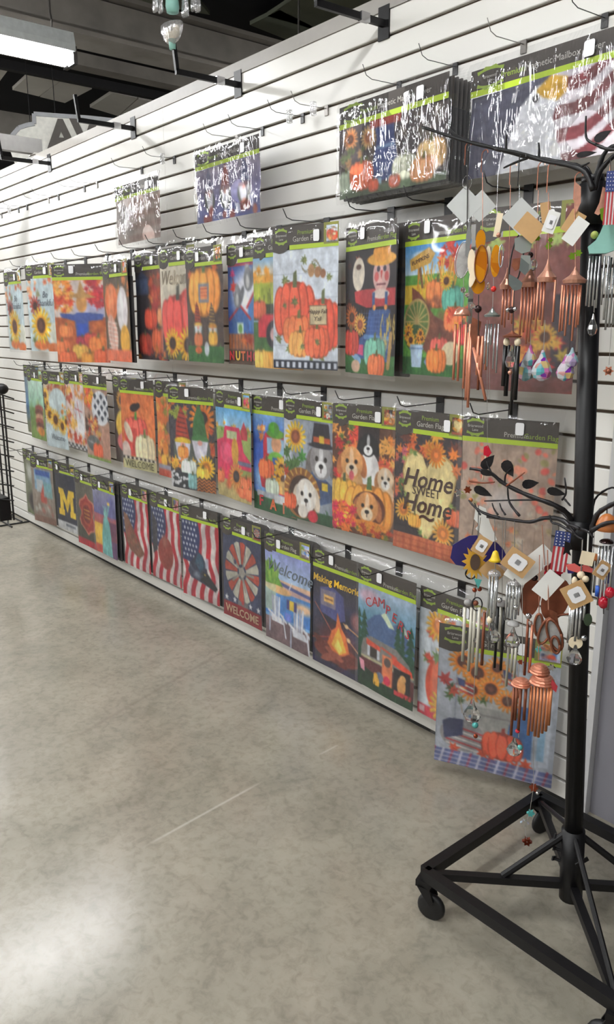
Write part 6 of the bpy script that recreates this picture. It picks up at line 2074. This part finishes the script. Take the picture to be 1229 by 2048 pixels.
c = Chime('wind_chime', 'copper tube chime with white rectangular tag beside the rack pole', 'wind chime', 1150, 335, -.43)
c.hook(1152, 345, 400, M_COPPER).cord([(1150, 400), (1152, 540)], M_ROSE, .0009).shape(1155, 395, [(-6, -30), (6, -20), (8, 10), (0, 30), (-6, 5)], M_ROSE, 'copper_ribbon', .001)
c.card(1152, 462, 28, 52, 35, M_PAPER, 'white rectangular tag', -.01, False).card(1148, 445, 32, 44, 30, M_KRAFT, 'brown backing card')
c.star(1146, 512, 9, M_GREENBEAD, 'green_star').star(1158, 506, 8, M_GREENBEAD, 'green_star').cap(1150, 560, 24, 26, M_ROSE, 'roof', 'copper_leaf_roof')
for x, y1 in ((1126, 664), (1131, 662), (1138, 672), (1146, 650), (1153, 682), (1159, 655), (1163, 650)):
    c.tube(x, 570, y1, 2.2, M_COPPER)
c.cord([(1142, 650), (1140, 700)], M_CORDD).drop(1146, 695, 735, M_IRID).drop(1134, 708, 762, M_IRID)

c = Chime('wind_chime', 'silver tube chime below turquoise resin figure right of the pole', 'wind chime', 1222, 330, -.42)
c.cord([(1222, 330), (1215, 400)], M_ROSE, .0012).shape(1208, 405, [(-4, -30), (10, -24), (8, 10), (-8, 24), (-16, 20), (-8, 0)], M_ROSE, 'copper_ribbon', .001).shape(1208, 428, [(-8, -10), (4, -14), (10, 4), (4, 20), (-4, 10)], M_GREENBEAD, 'green_leaf', .003)
c.shape(1205, 480, [(4, -40), (22, -44), (30, -10), (32, 18), (10, 26), (-22, 26), (-26, 12), (-12, 0), (-4, -16)], M_TURQ, 'turquoise_boot', .02)
c.bead(1190, 470, 8, mat('olive_resin', (150, 160, 80), .5), 'olive_ball')
for x, y1 in ((1181, 612), (1187, 614), (1194, 612), (1201, 616), (1211, 610), (1219, 640)):
    c.tube(x, 512, y1, 2.4, M_SILVER)
c.cord([(1190, 600), (1189, 625)]).drop(1188, 628, 672, M_CRYSTAL, .3)
c = Chime('mini_flag', 'small stars and stripes banner hanging right of the pole, upper tier', 'flag', 1222, 318, -.43)
c.cord([(1222, 318), (1222, 345)], M_CORDD, .0008).usflag(1222, 396, 22, 102)
c = Chime('wind_chime', 'thin silver chime at the right picture edge with a copper rose below', 'wind chime', 1236, 330, -.38)
c.cord([(1236, 330), (1230, 510)], M_CORDD, .0006)
for x, y1 in ((1224, 660), (1231, 655), (1238, 650)):
    c.tube(x, 515, y1, 2.2, M_SILVER)
c.cord([(1224, 650), (1219, 730)], M_CORD, .0005).star(1218, 742, 11, M_COPPER, 'copper_rose').bead(1218, 742, 6, M_COPPERB)

# ---- lower tier
c = Chime('wind_chime', 'pale satin tube chime with small bird left in the lower tier', 'wind chime', 945, 1000, -.46)
c.cord([(958, 1010), (955, 1150), (950, 1200)], M_CORDD, .0009).shape(970, 1055, [(-20, -38), (-12, -44), (0, -40), (10, -10), (26, 24), (10, 34), (-2, 18), (-18, 4), (-12, -6), (-22, -16)], M_PAPER, 'white_jagged_card', .001, .03)
c.bead(950, 1180, 5, M_COPBEAD).bead(960, 1178, 5, M_COPBEAD).ring(955, 1208, 10, 14, M_DARKMETAL, 'bird_cage_wire', r=.0016).bead(937, 1205, 9, M_AGATE, 'grey_bird', .8).bead(952, 1206, 6, M_COPPERB)
for x, y1 in ((931, 1322), (944, 1342), (951, 1325), (960, 1350)):
    c.tube(x, 1215, y1, 3.3, M_CREAMTUBE)
c.tube(970, 1225, 1330, 3.2, M_COPPERB).bead(951, 1281, 5, M_CRYSTAL, 'crystal_bead').cord([(953, 1290), (948, 1400)])
c.drop(946, 1398, 1446, M_CRYSTAL).bead(951, 1450, 7, M_TEALBEAD).bead(952, 1472, 5, M_COPBEAD)

c = Chime('garden_ornament', 'navy blue enamel cloud shape behind brown sunflower, lower tier left', 'ornament', 950, 1035, -.44)
c.cord([(950, 1035), (945, 1070)], M_CORDD)
c.shape(945, 1110, [(-44, 10), (-40, -18), (-24, -30), (-8, -40), (8, -42), (20, -34), (36, -38), (50, -28), (62, -16), (70, 0), (60, 16), (36, 14), (10, 24), (-12, 26), (-32, 24)], M_NAVY, 'enamel_cloud', .004, .02)
c.ring(942, 1148, 10, 10, M_BLACK, 'black_wheel', r=.0022)
c = Chime('sunflower_ornament', 'brown and yellow metal sunflower hanging among kraft tags', 'ornament', 960, 1035, -.47)
c.cord([(962, 1035), (955, 1090)], M_CHROME, .0009)
pet = []
for k in range(28):
    r = 1.0 if k % 2 == 0 else .62
    pet.append((26 * r * math.cos(k * math.pi / 14), 38 * r * math.sin(k * math.pi / 14)))
c.shape(950, 1125, pet, mat('mustard_petals', (196, 148, 44), .5, noise=.2), 'petals', .003).disc(951, 1125, 10, 17, mat('seed_brown', (74, 56, 44), .8), 'seed_head', dy=-.004)
c.shape(956, 1165, [(-8, -8), (8, -6), (2, 14)], M_TEALBEAD, 'teal_leaf', .002)

c = Chime('wind_chime', 'thin silver tube chime with yellow bell and kraft tags', 'wind chime', 985, 1036, -.47)
c.cord([(990, 1038), (992, 1160)], M_CHROME, .0011).cord([(1012, 1040), (1010, 1100)], M_CHROME, .0011)
c.card(964, 1092, 30, 38, 28, M_KRAFT, 'kraft tag with a barcode label', -.02, True).cap(991, 1120, 13, 20, M_YELLOW, 'bell', 'yellow_bell').card(985, 1143, 44, 36, 40, M_KRAFT, 'kraft backing card', .02)
for x, y1 in ((981, 1235), (987, 1300), (996, 1232), (993, 1260)):
    c.tube(x, 1148, y1, 2.5, M_SILVER)
c.cap(989, 1150, 14, 12, M_CLEAR, 'dome').bead(980, 1240, 6, M_CREAM, 'cream_bead', 1.4).drop(989, 1245, 1285, M_CRYSTAL, .5).bead(1000, 1200, 6, M_CHROME, 'silver_bead')
c = Chime('wind_chime', 'short satin tube chime between yellow bell and white tags', 'wind chime', 1005, 1040, -.42)
c.cord([(1006, 1040), (1005, 1200)]).cap(1005, 1210, 14, 10, M_AGATE, 'dome')
for x, y1, m in ((997, 1335, M_BLACKTUBE), (1004, 1298, M_CREAMTUBE), (1010, 1340, M_BLACKTUBE)):
    c.tube(x, 1212, y1, 3, m)

c = Chime('wind_chime', 'long silver tube chime under large kraft tag in lower tier', 'wind chime', 1030, 1043, -.47)
c.cord([(1030, 1043), (1030, 1165)], M_CHROME, .001).card(1036, 1125, 44, 54, -58, M_KRAFT, 'large kraft tag with barcode label', -.02, True).card(1066, 1130, 40, 90, 45, M_PAPER, 'white printed card', .01).card(1022, 1148, 22, 18, 30, M_PAPER, 'small white tag', -.01)
for x, y1 in ((1016, 1240), (1022, 1236), (1029, 1240), (1036, 1238), (1041, 1230)):
    c.tube(x, 1166, y1, 2.4, M_SILVER)
c.cap(1029, 1168, 16, 10, M_CLEAR, 'dome').bead(1033, 1215, 6, M_CHROME, 'silver_bead').drop(1028, 1255, 1296, M_CRYSTAL, .5).bead(1020, 1288, 4, M_CHROME, 'silver_bead').bead(1035, 1286, 4, M_CHROME, 'silver_bead')
for x, y1 in ((1018, 1372), (1026, 1345), (1033, 1360)):
    c.tube(x, 1295, y1, 3, M_CREAMTUBE, -.45)
c.cap(1027, 1250, 13, 10, M_AGATE, 'dome').star(1042, 1325, 6, M_COPBEAD, 'copper_flower').cord([(1038, 1330), (1038, 1475)], M_CORD, .001)
c.drop(1030, 1475, 1512, M_CRYSTAL, .5).bead(1041, 1495, 6, M_TEALBEAD).bead(1036, 1462, 5, M_REDGLASS)

c = Chime('rust_ornament', 'rusty brown round ornament with white tag and flower top', 'ornament', 1085, 1050, -.45)
c.cord([(1085, 1050), (1090, 1130)], M_ROSE, .001)
for k in range(7):
    c.disc(1108 + 12 * math.cos(k * .9), 1142 + 9 * math.sin(k * .9), 8, 7, M_REDGLASS if k % 3 == 0 else mat('dark_red_petal', (104, 34, 30), .4), 'flower_petal', k * .9, dy=.004 * (k % 2))
c.disc(1062, 1195, 20, 42, M_RUST, 'rusty_wing', .1).disc(1112, 1200, 26, 46, M_RUST, 'rusty_wing', .25).bead(1070, 1155, 7, M_DARKBEAD)
c.card(1097, 1170, 36, 56, 35, M_PAPER, 'white tag hung by its corner', -.03)
c.tube(1138, 1228, 1231, 2, M_RUST, tilt=(1112, 1232))
c = Chime('driftwood_ornament', 'brown wire butterfly with shell panes below the rusty ornament', 'ornament', 1095, 1100, -.48)
c.cord([(1096, 1100), (1098, 1220)], M_ROSE, .0012)
for x, y, rx, ry, r in ((1078, 1250, 8, 24, .0), (1092, 1262, 11, 30, .3), (1110, 1270, 13, 34, -.35), (1112, 1290, 8, 18, -.2)):
    c.ring(x, y, rx, ry, M_COPPERB, 'wire_loop', .003, r)
    c.disc(x, y, rx * .85, ry * .85, M_AGATE, 'shell_pane', r, .002, .003)
c.shape(1105, 1240, [(-8, -22), (8, -16), (14, 10), (24, 30), (14, 34), (2, 12)], M_COPPERB, 'wire_body', .003).bead(1058, 1232, 7, M_CHROME, 'silver_bead').bead(1062, 1246, 5, M_CRYSTAL)

c = Chime('wind_chime', 'copper tube chime with ribbed copper cap, right of two at bottom', 'wind chime', 1088, 1110, -.46)
c.cord([(1080, 1110), (1078, 1320)], M_ROSE, .001).tube(1058, 1230, 1350, 3, M_COPPERB).tube(1066, 1250, 1345, 3.2, M_COPPER)
c.star(1078, 1300, 7, M_TEALBEAD, 'teal_flower').cap(1080, 1345, 20, 20, M_COPPER, 'rib', 'ribbed_cap').cap(1085, 1366, 25, 22, M_COPPER, 'rib', 'ribbed_cap')
for x, y1 in ((1064, 1470), (1071, 1462), (1078, 1472), (1085, 1474), (1092, 1466), (1099, 1462), (1104, 1450)):
    c.tube(x, 1372, y1, 3.2, mat('bright_copper_tube', (206, 134, 92), .36, metal=.6))
c.shape(1110, 1372, [(-6, -14), (6, 0), (4, 14), (-8, 4)], M_FLAGRED, 'red_ribbon', .001)
c = Chime('wind_chime', 'dark copper tube chime with ribbed cap, left of two at bottom', 'wind chime', 1045, 1080, -.47)
c.cord([(1045, 1080), (1046, 1345)], M_CORD, .0008).cap(1043, 1370, 20, 16, M_COPPER, 'rib', 'ribbed_cap')
for x, y1 in ((1029, 1470), (1035, 1440), (1043, 1460), (1053, 1440), (1040, 1395)):
    c.tube(x, 1376, y1, 3.2, M_COPPERB)

c = Chime('mini_flag', 'small stars and stripes banner hanging left of the pole, lower tier', 'flag', 1118, 1050, -.46)
c.cord([(1118, 1048), (1118, 1062)], M_CORDD, .0008).usflag(1122, 1103, 30, 84, 4)
c = Chime('black_bird_ornament', 'small black metal bird ornament beside the lower flag', 'ornament', 1132, 1062, -.47)
c.cord([(1132, 1062), (1134, 1082)], M_CORDD)
c.shape(1136, 1098, [(-6, -16), (4, -12), (8, -2), (4, 4), (8, 14), (-2, 8), (-8, 14), (-6, 2)], M_BLACK, 'bird_body', .003)

c = Chime('wind_chime', 'silver tube chime with kraft barcode tag in front of the pole', 'wind chime', 1166, 1078, -.50)
c.cord([(1166, 1078), (1164, 1120), (1162, 1190)], M_CHROME, .0012).cord([(1178, 1062), (1176, 1105)], M_PAPER, .0016)
c.shape(1160, 1138, [(-26, -6), (-10, -10), (0, -4), (12, -10), (26, -2), (24, 6), (8, 4), (-4, 8), (-22, 4)], mat('coral_ribbon', (206, 96, 92), .4), 'coral_ribbon_bow', .004).shape(1145, 1142, [(-10, -3), (8, -2), (2, 5), (-8, 6)], M_NAVY, 'navy_ribbon', .003, .01)
c.bead(1163, 1150, 8, M_CREAM, 'cream_shell').bead(1172, 1158, 7, M_CREAM, 'cream_shell').bead(1150, 1162, 6, M_CREAM, 'cream_shell', 1.6)
c.card(1175, 1117, 26, 28, 8, M_CREAM, 'cream printed card', -.005).card(1154, 1190, 48, 50, -32, M_KRAFT, 'kraft tag with a clear barcode label', -.02, True)
for x, y1 in ((1143, 1285), (1150, 1270), (1157, 1282), (1164, 1278), (1171, 1240), (1147, 1300)):
    c.tube(x, 1205, y1, 2.7, M_SILVER)
c.disc(1152, 1286, 14, 13, M_CREAM, 'cream_disc').bead(1169, 1276, 6, M_CHROME, 'silver_bead').drop(1152, 1290, 1330, M_CRYSTAL, .5).disc(1177, 1240, 8, 13, M_GREENDK, 'dark_green_disc')
c.star(1104, 1336, 8, M_CHROME, 'silver_flower')

c = Chime('wind_chime', 'orange brown ceramic bell chime with red beads at right edge', 'wind chime', 1215, 1015, -.42)
c.cord([(1215, 1010), (1215, 1030)], M_CORDD, .0012).cap(1214, 1060, 22, 34, M_ORANGE, 'dome', 'ceramic_bell').cap(1214, 1085, 14, 8, M_DARKBEAD, 'dome')
for x, y1 in ((1200, 1150), (1207, 1210), (1214, 1205), (1221, 1215), (1228, 1220)):
    c.tube(x, 1092, y1, 2.4, M_SILVER)
c.card(1206, 1140, 26, 36, 28, M_KRAFT, 'kraft tag', -.01, True).bead(1208, 1205, 11, M_REDGLASS, 'red_bead', 1.2).bead(1221, 1185, 10, M_REDGLASS, 'red_bead', 1.2).tube(1197, 1172, 1192, 5, M_BLUE)
c.shape(1218, 1155, [(-4, -14), (5, -10), (4, 12), (-6, 14)], M_NAVY, 'navy_ribbon', .002).cord([(1208, 1215), (1208, 1228)], M_CORDD, .0012)
c = Chime('wind_chime', 'small brown capped chime right behind the pole, lower tier', 'wind chime', 1190, 1045, -.36)
c.cord([(1190, 1045), (1188, 1105)], M_CORDD).cap(1188, 1118, 14, 12, M_ORANGE, 'dome')
for x, y1 in ((1182, 1180), (1188, 1200), (1194, 1185)):
    c.tube(x, 1120, y1, 2.4, M_SILVER)
c = Chime('crystal_strand', 'long hanging strand of red and clear crystals from the twig tip', 'ornament', 975, 780, -.47)
c.cord([(975, 640), (975, 800), (976, 895)], M_CORD, .0004).shape(974, 902, [(-6, -8), (2, -12), (10, 4), (4, 12), (-6, 8)], M_REDGLASS, 'red_crystal', .006).cord([(972, 912), (966, 960)], M_CREAM, .0015)
c = Chime('bead_strand', 'strand of copper, teal and clear bead flowers near the floor frame', 'ornament', 1062, 1480, -.42)
c.cord([(1068, 1480), (1068, 1575), (1060, 1625), (1050, 1655), (1055, 1685)], M_CORD, .0006).star(1068, 1577, 9, M_COPBEAD, 'copper_flower').bead(1076, 1586, 4, M_CHROME, 'silver_bead').star(1062, 1628, 8, M_TEALBEAD, 'teal_flower').star(1050, 1648, 9, M_CRYSTAL, 'crystal_flower').star(1055, 1685, 10, M_COPBEAD, 'copper_flower')

# ================================================================ GRID RACK at far left
gr = thing('wire_grid_stand', 'black wire grid stand at the left picture edge', 'display rack', at(-20, 1052, 0, 2))
go = Vector(gr.location)
gx = go.x
pA, pB = at(22, 1045, 0.02, 2), at(-40, 1060, .02, 2)
M_GRID = mat('black_wire_grid', (22, 21, 22), .45)
for i, (x0, x1) in enumerate(((28, 2), (22, -4), (12, -14), (4, -22), (-10, -36))):
    a = Vector(at(x0, 1040, -.45)); b = Vector((a.x, a.y, z_at(a, 790)))
    MB().tube([a - go, b - go], .006, 6).build('upright_wire', M_GRID, gr)
for k in range(9):
    a0 = Vector(at(28, 1030 - k * 29, -.45)); a1 = Vector(at(-30, 1026 - k * 31, -.60))
    MB().tube([a0 - go, a1 - go], .004, 6).build('cross_wire', M_GRID, gr)
for (x0, y0, x1, y1) in ((-20, 1012, 44, 1043), (-20, 1028, 24, 1054), (-20, 1000, 30, 1022), (0, 1052, 58, 1043), (15, 1018, 16, 1050)):
    MB().tube([Vector(at(x0, y0, .05, 2)) - go, Vector(at(x1, y1, .05, 2)) - go], .006, 6).build('foot_wire', M_GRID, gr)
MB().box(tuple(Vector(at(2, 1030, -.5)) - go - Vector((.06, .03, .02))), tuple(Vector(at(2, 1000, -.5)) - go + Vector((.05, .03, .02)))).build('black_clamp', M_BLACK, gr)
t = thing('round_knob', 'dark round cap jutting in at the left edge above the grid stand', 'knob', at(2, 778, -.45))
MB().ball((0, 0, 0), .04, 14, 1.2, 1, .8).build('cap_body', M_BLACK, t, True)
MB().ball((.01, -.015, .004), .028, 12, 1.1, 1, .7).build('cap_face', mat('grey_cap_face', (90, 88, 88), .4), t, True)
